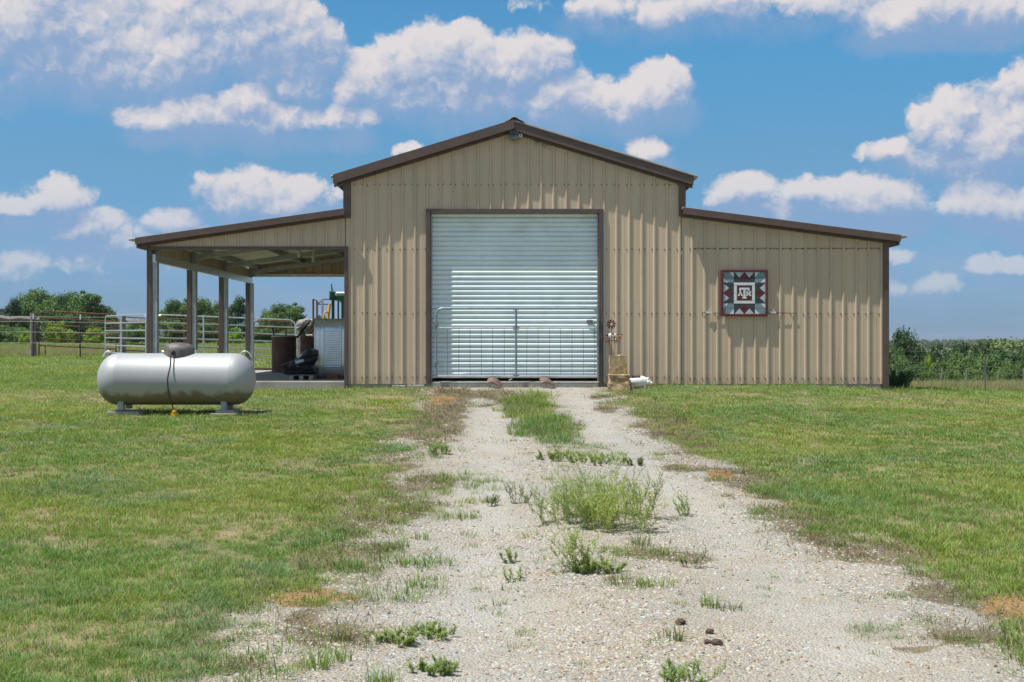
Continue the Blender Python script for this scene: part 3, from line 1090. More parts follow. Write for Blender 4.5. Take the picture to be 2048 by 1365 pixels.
# rear: header of the carport, wall of the barn
strip_panels(XL + .05, XML - .02, lambda x: 2.40, lambda x: z_left(x) - .012, YB, sgn=1)
def ribbed_side(name, xw, y0, y1, zb, zt, sgn, m=M['tan']):
    mb = MB()
    y = y0
    while y < y1 - .01:
        pr = [(dx, dy) for dx, dy in PROF] + [(RIB, 0)]
        for (a, b) in zip(pr[:-1], pr[1:]):
            ya, yb = min(y + a[0], y1), min(y + b[0], y1)
            if yb - ya < 1e-5:
                continue
            mb.add([(xw + sgn * a[1], ya, zb), (xw + sgn * b[1], yb, zb), (xw + sgn * b[1], yb, zt), (xw + sgn * a[1], ya, zt)], [(0, 1, 2, 3) if sgn > 0 else (3, 2, 1, 0)])
        y += RIB
    return mb.build(name, m, barn)
ribbed_side('side_wall', XML + .004, YF + .03, YB - .01, -.10, 3.60, -1)
ribbed_side('side_wall', 6.80, YF + .02, YB, -.16, z_right(6.80) - .05, 1)
ribbed_side('side_wall', X(1364) - .02, YF + .03, YB, 3.0, z_main(3.1) - .1, 1)
ribbed_side('eave_panel', XL + .02, YF + .06, YB, 2.335, z_left(XL + .03) - .07, -1)
mb = MB()
mb.prism_xz([(XML + .02, -.1), (6.79, -.1), (6.79, z_right(6.8) - .08), (3.12, z_right(3.12) - .08), (3.12, z_main(3.12) - .1), (RIDGE_X, RIDGE_Z - .1), (XML + .02, z_main(XML) - .1)], YB - .03, YB)
mb.build('rear_wall', M['tan'], barn)

# slab
mb = MB()
mb.box(X(290), 6.78, YF + .012, YB + .25, -.6, 0.0)
slab = mb.build('slab', M['concrete'], barn, bevel=.012)
mb = MB()
mb.box(X(861), X(1197), YF - .03, YF + .012, -.6, -.012)
mb.build('door_sill', M['concrete'], barn, bevel=.015)
for (a, b, z) in ((785, 812, -.07), (815, 849, -.062)):
    mb = MB()
    mb.box(X(a), X(b), YF - .10, YF + .01, -.3, z)
    mb.build('footing_block', M['concrete'], barn, bevel=.012)

# roof sheets
def slope_sheet(name, p, q, y0, y1, th, m):
    (xa, za), (xb, zb_) = p, q
    mb = MB()
    n = int(abs(y1 - y0) / .305)
    dy = (y1 - y0) / n
    for i in range(n):
        a = y0 + i * dy
        for (u0, h0, u1, h1) in ((0, 0, .02, .02), (.02, .02, .05, .02), (.05, .02, .07, 0), (.07, 0, dy, 0)):
            for (t, fl) in ((0.0, False), (-th, True)):
                vs = [(xa, a + u0, za + h0 + t), (xb, a + u0, zb_ + h0 + t), (xb, a + u1, zb_ + h1 + t), (xa, a + u1, za + h1 + t)]
                up = xb > xa
                mb.cur = 1 if fl else 0
                mb.add(vs, [(0, 1, 2, 3) if up != fl else (3, 2, 1, 0)])
    mb.cur = 0
    mb.add([(xa, y0, za), (xa, y0, za - th), (xb, y0, zb_ - th), (xb, y0, zb_)], [(0, 1, 2, 3)])
    mb.add([(xa, y0, za), (xa, y1, za), (xa, y1, za - th), (xa, y0, za - th)], [(0, 1, 2, 3)])
    mb.add([(xb, y0, zb_), (xb, y0, zb_ - th), (xb, y1, zb_ - th), (xb, y1, zb_)], [(0, 1, 2, 3)])
    return mb.build(name, m, barn)
y0r, y1r = YF - OV - .02, YB + .22
slope_sheet('roof', (-3.30, z_main(-3.30)), (RIDGE_X, RIDGE_Z), y0r, y1r, .018, [M['roof_top'], M['roof']])
slope_sheet('roof', (RIDGE_X, RIDGE_Z), (3.39, z_main(3.39)), y0r, y1r, .018, [M['roof_top'], M['roof']])
slope_sheet('roof', (-6.98, z_left(-6.98)), (XML - .03, z_left(XML - .03)), y0r, y1r, .018, [M['roof_top'], M['roof']])
slope_sheet('roof', (X(1362), z_right(X(1362))), (7.20, z_right(7.20)), y0r, y1r, .018, [M['roof_top'], M['roof']])
mb = MB()
rc = [(-.17, -.052), (-.10, -.025), (-.03, .028), (.03, .028), (.10, -.025), (.17, -.052), (.17, -.064), (.10, -.037), (.03, .014), (-.03, .014), (-.10, -.037), (-.17, -.064)]
mb.prism_xz([(RIDGE_X + a, RIDGE_Z + .045 + b) for a, b in rc[::-1]], y0r - .01, y1r + .01)
mb.build('ridge_cap', M['galv'], barn, fix=True)

# rake trim: a fascia board with a soffit behind it
def rake(p, q, hgt, y0, y1):
    (xa, za), (xb, zb_) = p, q
    mb = MB()
    mb.prism_xz([(xa, za - hgt), (xb, zb_ - hgt), (xb, zb_), (xa, za)], y0, y0 + .025)
    mb.prism_xz([(xa, za - hgt + .02), (xb, zb_ - hgt + .02), (xb, zb_ - hgt + .035), (xa, za - hgt + .035)], y0 + .026, y1)
    mb.prism_xz([(xa, za - hgt - .045), (xb, zb_ - hgt - .045), (xb, zb_ - hgt + .015), (xa, za - hgt + .015)], y1 - .034, y1 - .004)
    mb.build('rake_trim', M['brown'], barn, fix=True)
rake((-3.26, z_main(-3.26) + .022), (RIDGE_X, RIDGE_Z + .022), .168, YF - OV - .03, YF)
rake((RIDGE_X, RIDGE_Z + .022), (3.31, z_main(3.31) + .022), .20, YF - OV, YF)
rake((-6.86, z_left(-6.86) + .014), (XML - .005, z_left(XML) + .014), .118, YF - OV - .03, YF)
rake((X(1364), z_right(X(1364)) + .010), (7.08, z_right(7.08) + .010), .120, YF - OV - .03, YF)
# eave soffits at both ends of the main roof and of the lean-tos
for (xa, xb, zf) in ((-3.22, XML - .03, z_main), (X(1372), 3.31, z_main), (-6.86, XL - .06, z_left), (6.92, 7.08, z_right)):
    mb = MB()
    mb.prism_xz([(xa, zf(xa) - .055), (xb, zf(xb) - .055), (xb, zf(xb) - .04), (xa, zf(xa) - .04)], YF - OV + .03, YB)
    e = xa if abs(xa) > abs(xb) else xb
    mb.box(min(e, e - .015 * (1 if e > 0 else -1)), max(e, e - .015 * (1 if e > 0 else -1)), YF - OV + .03, YB, zf(e) - .17, zf(e) - .057)
    mb.build('eave_trim', M['galv_dull'], barn, fix=True)

# corner and opening trims
def vtrim(x0, x1, z0, z1, y0=YF - .045, y1=YF + .02):
    mb = MB()
    mb.box(x0, x1, y0, y1, z0, z1)
    mb.build('corner_trim', M['brown'], barn, bevel=.004)
vtrim(X(687), X(701), z_left(XML) - .145, z_main(-3.05) - .16)
vtrim(X(1357), X(1371), z_right(X(1364)) - .145, z_main(3.15) - .16)
vtrim(X(689), X(696.5), Z(779), Z(500.5))
vtrim(X(1767), X(1777), Z(775), z_right(6.86) - .12)
mb = MB()
mb.box(X(302.5), X(696.5), YF - .035, YF + .03, Z(500), Z(493.5))
mb.build('header_trim', M['brown'], barn, bevel=.004)
# door trim
mb = MB()
mb.box(X(852), X(860.5), YF - .05, YF + .16, Z(767), Z(418.5)); mb.build('door_trim', M['brown'], barn, bevel=.004)
mb = MB()
mb.box(X(1198), X(1206.5), YF - .05, YF + .16, Z(768), Z(418.5)); mb.build('door_trim', M['brown'], barn, bevel=.004)
mb = MB()
mb.box(X(861), X(1197.5), YF - .05, YF + .16, Z(427), Z(418.5)); mb.build('door_trim', M['brown'], barn, bevel=.004)
mb = MB()
mb.box(X(1206.8), X(1209.5), YF - .030, YF, Z(766), Z(430)); mb.build('edge_strip', M['q_light'], barn)

# roll-up door: one curtain of interlocked slats
door = MB()
YD = YF + .125
door.box(X(859), X(1199.5), YD + .05, YD + .08, .10, Z(415))
dr = door.build('roll_up_door', M['galv_dull'], barn)
ns = 34
zt0, zb0 = Z(424), Z(753.5)
sh = (zt0 - zb0) / ns
pr = [(0.0, .012), (.06, .0), (.14, -.014), (.30, -.023), (.5, -.026), (.68, -.022), (.84, -.010), (.93, .006), (1.0, .012)]
slat_mesh = None
for i in range(ns):
    mb = MB()
    vs = []
    for (t, dy) in pr:
        for xx in (X(861.5), X(1197)):
            vs.append((xx, dy, -t * sh))
    fs = [(2 * j + 2, 2 * j + 3, 2 * j + 1, 2 * j) for j in range(len(pr) - 1)]
    mb.add(vs, fs)
    if slat_mesh is None:
        slat_mesh = mb.mesh('slat', M['slat'], (0, 0, 0), True)
        bpy.data.meshes.remove
    o = bpy.data.objects.new('slat', slat_mesh)
    COL.objects.link(o)
    o.parent = dr
    o.location = (0 - ORG[dr.name][0], YD + RNG.normal(0, .0012) - ORG[dr.name][1], zt0 - i * sh - ORG[dr.name][2])
mb = MB()
mb.box(X(861.5), X(1197), YD - .03, YD + .03, Z(756.8), Z(753.3)); mb.build('bottom_bar', M['galv'], dr, bevel=.004)
mb = MB()
mb.box(X(861), X(864), YD - .05, YD - .028, Z(766), Z(425)); mb.build('guide_track', M['galv_dull'], dr)
mb = MB()
mb.box(X(1195), X(1197.3), YD - .05, YD - .028, Z(766), Z(425)); mb.build('guide_track', M['galv_dull'], dr)
mb = MB()
mb.box(X(1174), X(1186), YD - .055, YD - .026, Z(646), Z(640)); mb.build('latch', M['yellow'] if False else M['wood_grey'], dr, bevel=.004)
# small plastic tag hanging on the curtain

# seams and screws
mb = MB()
rs = random.Random(3)
def screws(x0, x1, z, yoff=0.0):
    k = int((x0 - RIB0) / RIB)
    while RIB0 + k * RIB < x1:
        for dx in (.075, .21):
            x = RIB0 + k * RIB + dx + rs.uniform(-.006, .006)
            if x0 < x < x1 and not (DX0 - .05 < x < DX1 + .05 and z < DZ1 + .05):
                zz = z + rs.uniform(-.008, .008)
                mb.lathe([(.011, 0), (.011, .004), (.006, .009)], (x, YF - .001 + yoff, zz), 'y', 6) if False else mb.box(x - .009, x + .009, YF - .010 + yoff, YF + .004, zz - .009, zz + .009)
        k += 1
for (a, b, z) in ((XML, 3.07, Z(370)), (XML, 3.07, Z(499)), (XML, 3.07, Z(627)), (XML, 3.07, Z(755)), (3.1, XR, Z(498)), (3.1, XR, Z(628)), (3.1, XR, Z(757))):
    screws(a, b, z)
scr = mb.build('screws', M['wire'], barn)
scr['kind'] = 'stuff'
mb = MB()
mb.box(X(1384), X(1766), YF - .008, YF + .002, Z(498), Z(496.6)); mb.build('seam', M['seam'], barn)
mb = MB()
mb.box(X(1384), X(1384.8), YF - .008, YF + .002, Z(768), Z(498)); mb.build('seam', M['seam'], barn)
for (a, b) in ((1404, 1440), (1536, 1589)):
    mb = MB()
    mb.tube([(X(a), YF - .034, Z(625.5)), (X((a + b) / 2), YF - .036, Z(626.3)), (X(b), YF - .034, Z(627))], .006, 6)
    mb.build('rod', M['rust_dark'], barn)
for a in (1418, 1545):
    mb = MB()
    mb.box(X(a - 6), X(a + 6), YF - .050, YF - .026, Z(627), Z(623.5))
    mb.tube([(X(a), YF - .04, Z(624)), (X(a + 1), YF - .07, Z(620.5))], .008, 6)
    mb.build('bracket', M['white_plastic'], barn)

# carport: posts, eave beam, rafters, purlins
PX_POST = [(303, 24.09), (381, 27.05), (447, 30.0), (500.5, 33.0)]
for i, (pxx, Yp) in enumerate(PX_POST):
    x = XL
    mb = MB()
    mb.box(XL - .055, XL + .045, Yp - .05, Yp + .05, -.02 if i else -.18, 2.335 if i else z_left(XL) - .14)
    po = mb.build('post', M['brown'], barn, bevel=.004)
    mb = MB()
    w = .088
    mb.box(XL + .046, XL + .046 + w, Yp - .012, Yp + .10, 0.0, 2.19)
    mb.box(XL + .046, XL + .046 + w, Yp - .03, Yp - .012, 0.0, 2.19)
    mb.box(XL + .040, XL + .16, Yp - .05, Yp + .11, -.002, .008)
    mb.build('channel', M['galv_dull'], po, bevel=.003)
mb = MB()
mb.box(XL + .046, XL + .10, YF + .06, YB - .02, 2.19, 2.335)
mb.box(XL + .10, XL + .125, YF + .06, YB - .02, 2.19, 2.205)
mb.build('eave_beam', M['galv'], barn)
for Yp in (24.28, 27.05, 30.0, 32.9):
    mb = MB()
    mb.prism_xz([(XL + .13, z_left(XL + .13) - .235), (XML - .02, z_left(XML) - .235), (XML - .02, z_left(XML) - .125), (XL + .13, z_left(XL + .13) - .125)], Yp - .03, Yp + .03)
    mb.build('rafter', M['galv_dull'], barn, fix=True)
    mb = MB()
    mb.box(XL + .05, XL + .13, Yp - .05, Yp + .05, 2.335, z_left(XL + .1) - .03)
    mb.build('post_cap', M['galv_dull'], barn)
for k in range(4):
    x = XL + .25 + k * 1.08
    mb = MB()
    mb.box(x, x + .05, YF + .05, YB - .02, z_left(x) - .122, z_left(x) - .026)
    mb.build('purlin', M['galv_dull'], barn)
mb = MB()
mb.box(XL + .1, XML - .02, YB - .10, YB - .02, 2.36, 2.43); mb.build('rear_header', M['galv'], barn)
mb = MB()
mb.box(XL + .1, XML - .02, YF + .02, YF + .10, 2.425, 2.50); mb.build('front_header', M['galv_dull'], barn)
for (pxx, pyy, Yq) in ((598, 505, 26.8), (627, 517, 29.0)):   # small light fittings under the roof
    x, y, z = W(pxx, pyy, Yq)
    mb = MB()
    mb.lathe([(.05, .0), (.05, .03), (.02, .05), (.02, z_left(x) - .14 - z)], (x, y, z), 'z', 10)
    mb.ell((x, y, z - .05), (.035, .035, .055), 10, 6)
    mb.build('bulb_holder', M['white_pot'], barn, smooth=True)

# security light under the gable
x, z = X(1028), Z(271)
light = thing('security_light', 'small dark security light mounted under the peak of the gable', 'light', (x, YF - .02, z))
mb = MB()
mb.box(x - .09, x + .09, YF - .18, YF - .03, z - .02, z + .075); mb.build('lamp_housing', M['q_dark'], light, bevel=.012)
mb = MB()
mb.box(x - .082, x + .082, YF - .175, YF - .05, z - .10, z - .021); mb.build('lamp_cover', M['lamp_glass'], light, bevel=.008)
mb = MB()
mb.box(x + .086, x + .155, YF - .12, YF - .03, z - .045, z + .01); mb.build('motion_sensor', M['white_plastic'], light, bevel=.006)
mb = MB()
mb.lathe([(.012, 0), (.012, .006)], (x + .124, YF - .128, z - .018), 'y', 8); mb.build('sensor_eye', M['black'], light)

# mud daubs and cobweb scraps under the right rake
mb = MB()
for i in range(26):
    t = rs.random()
    xx = X(1068 + 34 * t)
    zz = z_main(xx) - .235 - rs.uniform(0, .10)
    mb.bar((xx, YF - .03, zz + .05), (xx + rs.uniform(-.03, .04), YF - .032, zz), .004, .004)
w = mb.build('cobwebs', M['wire'], barn)
w['kind'] = 'stuff'

# ------------------------------------------------------------------ quilt board
def clip_y(poly, lo, hi):
    def half(pts, keep, lim):
        out = []
        for i in range(len(pts)):
            p, q = pts[i], pts[(i + 1) % len(pts)]
            a, b = keep(p[1], lim), keep(q[1], lim)
            if a:
                out.append(p)
            if a != b:
                t = (lim - p[1]) / (q[1] - p[1])
                out.append((p[0] + t * (q[0] - p[0]), lim))
        return out
    r = half(poly, lambda v, l: v >= l - 1e-9, lo)
    return half(r, lambda v, l: v <= l + 1e-9, hi) if r else r

qx0, qx1, qz1, qz0 = X(1441.0), X(1534.0), Z(540.5), Z(633)
quilt = thing('quilt_board', 'square painted quilt board with maroon frame and white ATM monogram on the right wing', 'wall art', ((qx0 + qx1) / 2, YF - .05, qz0))
ix0, ix1 = qx0 + .042, qx1 - .042
iz1, iz0 = qz1 - .040, qz0 + .040
U = (ix1 - ix0) / 8
def qp(u, v): return (ix0 + u * U, iz1 - v * (iz1 - iz0) / 8)
for (a, b, c, d) in ((qx0, qx1, qz1 - .040, qz1), (qx0, qx1, qz0, qz0 + .040), (qx0, ix0, qz0 + .0405, qz1 - .0405), (ix1, qx1, qz0 + .0405, qz1 - .0405)):
    mb = MB(); mb.box(a, b, YF - .085, YF - .028, c, d); mb.build('frame', M['maroon'], quilt, bevel=.004)
LY = []   # (colour index, polygon in units 0..8, y down), painted in order
def tri(c, *p): LY.append((c, list(p)))
def rot4(p, k):
    for _ in range(k):
        p = [(8 - v, u) for u, v in p]
    return p
for k in range(4):
    LY.append((1, rot4([(2, 0), (6, 0), (6, 2), (2, 2)], k)))
    LY.append((2, rot4([(0, 0), (2, 0), (2, 2), (0, 2)], k)))
    LY.append((3, rot4([(2.15, .02), (3.95, .02), (3.05, 1.08)], k)))
    LY.append((3, rot4([(4.05, .02), (5.85, .02), (4.95, 1.08)], k)))
    LY.append((4, rot4([(1.12, .02), (1.98, .02), (1.98, .95)], k)))
    LY.append((4, rot4([(.02, 1.12), (.95, 1.98), (.02, 1.98)], k)))
    LY.append((0, rot4([(4, .12), (4.88, 1.02), (4, 1.86), (3.12, 1.02)], k)))
LY.append((4, [(2, 2), (6, 2), (6, 6), (2, 6)]))
LY.append((0, [(2.56, 2.54), (5.46, 2.54), (5.46, 5.46), (2.56, 5.46)]))
# block letters T, A, M (units)
def poly(c, pts): LY.append((c, pts))
poly(4, [(3.02, 2.98), (4.98, 2.98), (4.98, 3.62), (4.66, 3.62), (4.66, 3.36), (3.34, 3.36), (3.34, 3.62), (3.02, 3.62)])
poly(4, [(3.80, 3.36), (4.20, 3.36), (4.20, 4.70), (3.80, 4.70)])
poly(4, [(3.60, 4.70), (4.40, 4.70), (4.40, 5.06), (3.60, 5.06)])
poly(0, [(2.72, 3.70), (3.78, 3.70), (3.78, 4.62), (2.72, 4.62)])
poly(4, [(3.08, 3.70), (3.40, 3.70), (3.64, 4.34), (3.72, 4.34), (3.72, 4.56), (3.36, 4.56), (3.36, 4.36), (3.30, 4.20), (3.16, 4.20), (3.12, 4.36), (3.12, 4.56), (2.76, 4.56), (2.76, 4.34), (2.86, 4.34)])
poly(0, [(3.19, 4.06), (3.24, 3.88), (3.30, 4.06)])
poly(0, [(4.24, 3.58), (5.34, 3.58), (5.34, 4.62), (4.24, 4.62)])
poly(4, [(4.28, 3.64), (4.58, 3.64), (4.79, 4.02), (5.00, 3.64), (5.30, 3.64), (5.30, 3.86), (5.18, 3.86), (5.18, 4.34), (5.30, 4.34), (5.30, 4.56), (4.92, 4.56), (4.92, 4.14), (4.79, 4.40), (4.66, 4.14), (4.66, 4.56), (4.28, 4.56), (4.28, 4.34), (4.40, 4.34), (4.40, 3.86), (4.28, 3.86)])
qm = [M['maroon'], M['q_dark'], M['q_grey'], M['q_light'], M['q_white']]
bounds = [0, 1.05, 2.55, 4.02, 5.45, 6.92, 8]
for lo, hi in zip(bounds[:-1], bounds[1:]):
    mb = MB()
    mb.cur = 2
    x0_, z1_ = qp(0, lo + .022)
    x1_, z0_ = qp(8, hi - .022)
    mb.box(x0_, x1_, YF - .062, YF - .030, z0_, z1_)
    for j, (c, pts) in enumerate(LY):
        cp = clip_y(pts, lo + .022, hi - .022)
        if len(cp) < 3:
            continue
        mb.cur = c
        w3 = [qp(u, v) for u, v in cp]
        ar = sum(w3[i][0] * w3[(i + 1) % len(w3)][1] - w3[(i + 1) % len(w3)][0] * w3[i][1] for i in range(len(w3)))
        if ar < 0:
            w3 = w3[::-1]
        yy = YF - .0624 - .0004 * (j + 1) * .5
        mb.add([(x, yy, z) for x, z in w3], [tuple(range(len(w3)))])
    mb.build('board', qm, quilt)

# ------------------------------------------------------------------ pipe gate across the door
YG = YF - .10
gx0, gx1, gzt, gzb, gzm = X(873), X(1195), Z(617.5), Z(752.5), Z(656.5)
gate = thing('pipe_gate', 'grey tubular gate with wire mesh standing in front of the roll-up door', 'gate', (gx0, YG, gzb))
rr = .12
def arc(cx, cz, a0, a1, n=6):
    return [(cx + rr * math.cos(R(a0 + (a1 - a0) * i / n)), YG, cz + rr * math.sin(R(a0 + (a1 - a0) * i / n))) for i in range(n + 1)]
mb = MB()
mb.tube([(gx0, YG, gzb - .03)] + arc(gx0 + rr, gzt - rr, 180, 90) + arc(gx1 - rr, gzt - rr, 90, 0) + [(gx1, YG, gzb - .03)], .021, 10)
mb.build('frame', M['pipe'], gate, smooth=True)
mb = MB(); mb.tube([(gx0 + .02, YG, gzm), (gx1 - .02, YG, gzm)], .017, 8); mb.build('rail', M['galv'], gate, smooth=True)
mb = MB(); mb.tube([(gx0 + .02, YG, gzb), (gx1 - .02, YG, gzb)], .017, 8); mb.build('rail', M['galv'], gate, smooth=True)
xm = X(1032)
mb = MB()
mb.tube([(xm, YG - .002, gzb - .02), (xm, YG - .002, gzt)], .020, 8)
for z in (gzt - .022, gzm + .03, gzm - .03, gzb + .022):
    mb.bar((xm - .055, YG - .005, z), (xm + .055, YG - .005, z), .035, .016)
mb.build('brace', M['pipe'], gate, smooth=True)
mb = MB()
x = gx0 + .207
while x < gx1 - .05:
    mb.tube([(x, YG + .012, gzb), (x + rs.uniform(-.006, .006), YG + .012, gzm)], .0032, 5)
    x += .207
for k in range(1, 4):
    z = gzb + (gzm - gzb) * k / 4
    mb.tube([(gx0, YG + .016, z), (xm, YG + .018, z + rs.uniform(-.01, .01)), (gx1, YG + .016, z)], .0032, 5)
mb.build('mesh_wire', M['wire'], gate)
for z in (Z(649), Z(725)):
    mb = MB()
    mb.box(gx0 - .075, gx0 + .01, YG - .03, YG + .03, z - .014, z + .014)
    mb.lathe([(.03, -.03), (.03, .03)], (gx0 + .005, YG, z), 'z', 10)
    mb.tube([(gx0 - .07, YG, z), (gx0 - .07, YF, z)], .010, 6)
    mb.build('hinge', M['pipe'], gate)
mb = MB()
for i in range(9):
    zc = Z(646) - i * .036
    cxx = X(1188) + math.sin(i * .9) * .006
    if i % 2:
        mb.tube([(cxx + .010 * math.cos(a * 1.047), YG - .035, zc + .022 * math.sin(a * 1.047)) for a in range(7)], .0035, 5, False)
    else:
        mb.tube([(cxx, YG - .035 + .010 * math.cos(a * 1.047), zc + .022 * math.sin(a * 1.047)) for a in range(7)], .0035, 5, False)
mb.tube([(X(1188), YG - .035, Z(646)), (X(1195), YG - .03, Z(644)), (X(1198), YG, Z(645))], .004, 5)
mb.build('chain', M['rust_dark'], gate)

# brown iron flaps and a wire hook on the sill
def flap(px, py, label, flip):
    x, z = X(px), Z(py)
    t = thing('rusty_skid', label, 'scrap iron', (x, YF - .26, z - .05), 'rust brown skids on the door sill')
    mb = MB()
    n = 9
    vs = []
    for i in range(n):
        u = i / (n - 1)
        for s in (0, 1):
            yy = YF - .26 + .13 * s
            xx = x - .13 + .26 * u + s * .03 * flip
            zz = z + .045 * math.sin(math.pi * min(1, u * 1.05)) - .085 * u * u + .085 * s - .055
            vs.append((xx, yy, zz))
    nn = len(vs)
    vs += [(a, b, c - .022) for a, b, c in vs]
    fs = []
    for i in range(n - 1):
        a = 2 * i
        fs += [(a, a + 2, a + 3, a + 1), (nn + a, nn + a + 1, nn + a + 3, nn + a + 2), (a, nn + a, nn + a + 2, a + 2), (a + 1, a + 3, nn + a + 3, nn + a + 1)]
    fs += [(0, 1, nn + 1, nn), (nn - 2, nn + nn - 2, nn + nn - 1, nn - 1)]
    mb.add(vs, fs)
    mb.build('curved_plate', M['skid'], t, smooth=True, fix=True)
    mb = MB()
    mb.bar((x - .03, YF - .30, z - .015), (x + .12, YF - .34, z - .085), .07, .02)
    mb.build('toe_plate', M['skid'], t, bevel=.004)
flap(987, 760.5, 'longer rust brown curved iron skid on the door sill, left of the gate brace', 1)
flap(1096, 760.0, 'shorter rust brown curved iron skid on the door sill, right of the gate brace', -1)
mb = MB()
mb.tube([(X(1024), YF - .05, Z(758.5)), (X(1019), YF - .06, Z(759.5)), (X(1018), YF - .07, Z(762)), (X(1020), YF - .08, Z(763.6))], .006, 6)
h = mb.build('wire_hook', M['white_plastic'], None, smooth=True, base=(X(1020), YF - .08, Z(764)))
tag(h, 'small white wire hook lying in the gap under the roll-up door', 'hook')

# ------------------------------------------------------------------ propane tank
YT = 19.6
tx, ty, tz = W(354, 758.5, YT)
st = F / YT
TR = 51.5 / st
TLEN = 313 / st
tg = float(surf(np.array([tx]), np.array([YT]))[0])
tank = thing('propane_tank', 'silver horizontal propane tank on the lawn in front of the carport', 'propane tank', (tx, YT, tg))


def tank_mat():
    m = bpy.data.materials.new('silver_tank_paint')
    m.use_nodes = True
    t = NT(m.node_tree)
    b = [n for n in m.node_tree.nodes if n.type == 'BSDF_PRINCIPLED'][0]
    pos = t.n('ShaderNodeNewGeometry').outputs['Position']
    s = t.n('ShaderNodeSeparateXYZ')
    t.put(s.inputs[0], pos)
    n1 = t.noise(pos, 3.0, 5, .65)
    n2 = t.noise(pos, 16, 4, .6)
    c = t.mix(n1, (.345, .362, .368), (.41, .425, .423))
    # algae and dirt along the belly, scuffs
    low = t.math('SUBTRACT', tz - TR * .38, s.outputs[2])
    al = t.ramp(t.math('ADD', t.math('MULTIPLY', low, 6.5), t.math('MULTIPLY_ADD', t.noise(t.vmath('MULTIPLY', pos, (2.2, 1, 1)), 2.4, 5, .6), 2.2, -1.15)), .0, .62)
    alc = t.mix(n2, (.10, .085, .030), (.21, .17, .06))
    c = t.mix(t.math('MULTIPLY', al, .85), c, alc)
    sc_ = t.ramp(t.noise(t.vmath('MULTIPLY', pos, (1, 1, 3.0)), 9.0, 5, .7), .70, .76)
    c = t.mix(t.math('MULTIPLY', sc_, .5), c, (.20, .19, .17))
    t.put(b.inputs['Base Color'], c)
    t.put(b.inputs['Metallic'], t.math('MULTIPLY_ADD', al, -.18, .18))
    t.put(b.inputs['Roughness'], t.math('MULTIPLY_ADD', al, .4, t.math('MULTIPLY_ADD', n1, .10, .48)))
    return m


M['tank'] = tank_mat()
L2 = TLEN / 2
hd = .30
prof = []
for i in range(11):
    a = math.pi / 2 * i / 10
    prof.append((TR * math.sin(a) ** .92 if i else 0.0, -L2 + hd * (1 - math.cos(a))))
prof += [(TR, -L2 + hd + .01), (TR + .0012, -L2 + hd + .015), (TR + .0012, -L2 + hd + .035), (TR, -L2 + hd + .04)]
prof += [(TR, 0.0)]
right = [(r, -h) for r, h in prof[:-1]][::-1]
mb = MB()
mb.lathe(prof + right, (tx, YT, tz), 'x', 56)
mb.build('shell', M['tank'], tank, smooth=True, fix=True)
dx_, dz_ = tx + 5 / st, tz + TR
mb = MB()
mb.lathe([(.225, -.10), (.228, .045), (.224, .07), (.205, .105), (.165, .135), (.10, .155), (0.0, .162)], (dx_, YT, dz_), 'z', 36)
lid = mb.build('dome_lid', M['lid'], tank, smooth=True)
mb = MB(); mb.tube([(dx_ - .26, YT - .02, dz_ - .01), (dx_ - .25, YT - .02, dz_ + .03), (dx_ - .215, YT - .02, dz_ + .03)], .012, 6); mb.build('hinge', M['galv'], lid)
mb = MB(); mb.box(dx_ + .225, dx_ + .27, YT - .03, YT + .02, dz_ - .02, dz_ + .045); mb.build('latch', M['galv'], lid, bevel=.004)
for sx in (-1, 1):
    cx = tx + sx * (L2 - .15)
    mb = MB()
    mb.tube([(cx + .09 * math.cos(R(a)), YT, tz + TR - .075 + .105 * math.sin(R(a))) for a in range(10, 171, 20)], .011, 7)
    mb.build('lifting_lug', M['galv'], tank, smooth=True)
for (pxl, sy) in ((249, -1), (249, 1), (453, -1), (453, 1)):
    cx = (pxl - 1024) * YT / F
    yy = YT + sy * .20
    zt = tz - math.sqrt(TR ** 2 - .2 ** 2) + .03
    mb = MB()
    mb.box(cx - .036, cx + .036, yy - .008, yy + .008, tg + .075, zt + .03)
    mb.box(cx - .045, cx - .033, yy + .0085, yy + .07, tg + .075, zt + .02)
    mb.box(cx + .033, cx + .045, yy + .0085, yy + .07, tg + .075, zt + .02)
    mb.box(cx - .05, cx + .05, yy - .03, yy + .075, tg + .066, tg + .0748)
    mb.build('leg', M['galv_dull'], tank)
# hose
hx = lambda p: (p - 1024) * (YT - TR) / F
hz = lambda p: EYE - (p - 682.5) * (YT - TR) / F
mb = MB()
ctrl = [(dx_ - .045, YT - .21, dz_ - .015), (dx_ - .052, YT - .30, dz_ - .015), (hx(341), YT - TR - .01, hz(732)), (hx(338), YT - TR - .075, hz(758)), (hx(340), YT - TR - .07, hz(785)), (hx(346), YT - TR - .06, hz(808)), (hx(350), YT - TR - .04, hz(824))]
pts = []
for i in range(len(ctrl) - 1):
    p0, p1, p2, p3 = [Vector(ctrl[max(0, min(len(ctrl) - 1, i + k))]) for k in (-1, 0, 1, 2)]
    for k in range(6):
        t = k / 6
        pts.append(.5 * ((2 * p1) + (p2 - p0) * t + (2 * p0 - 5 * p1 + 4 * p2 - p3) * t * t + (3 * p1 - p0 - 3 * p2 + p3) * t ** 3))
pts.append(Vector(ctrl[-1]))
mb.tube(pts, .0105, 8)
hose = mb.build('hose', M['rubber'], tank, smooth=True)
vx, vy = hx(350), YT - TR - .04
mb = MB()
vz = float(surf(np.array([vx]), np.array([vy]))[0])
mb.lathe([(.026, -.02), (.026, .06), (.034, .065), (.034, .085), (.018, .09), (.018, .13)], (vx, vy, vz), 'z', 10)
mb.bar((vx - .05, vy, vz + .045), (vx + .05, vy, vz + .045), .02, .02)
mb.build('valve', M['yellow'], hose, smooth=True)
mb = MB(); mb.tube([(dx_ - .03, YT - .222, dz_ + .01), (dx_ - .03, YT - .236, dz_ + .01)], .028, 10); mb.build('hose_hole', M['black'], lid)

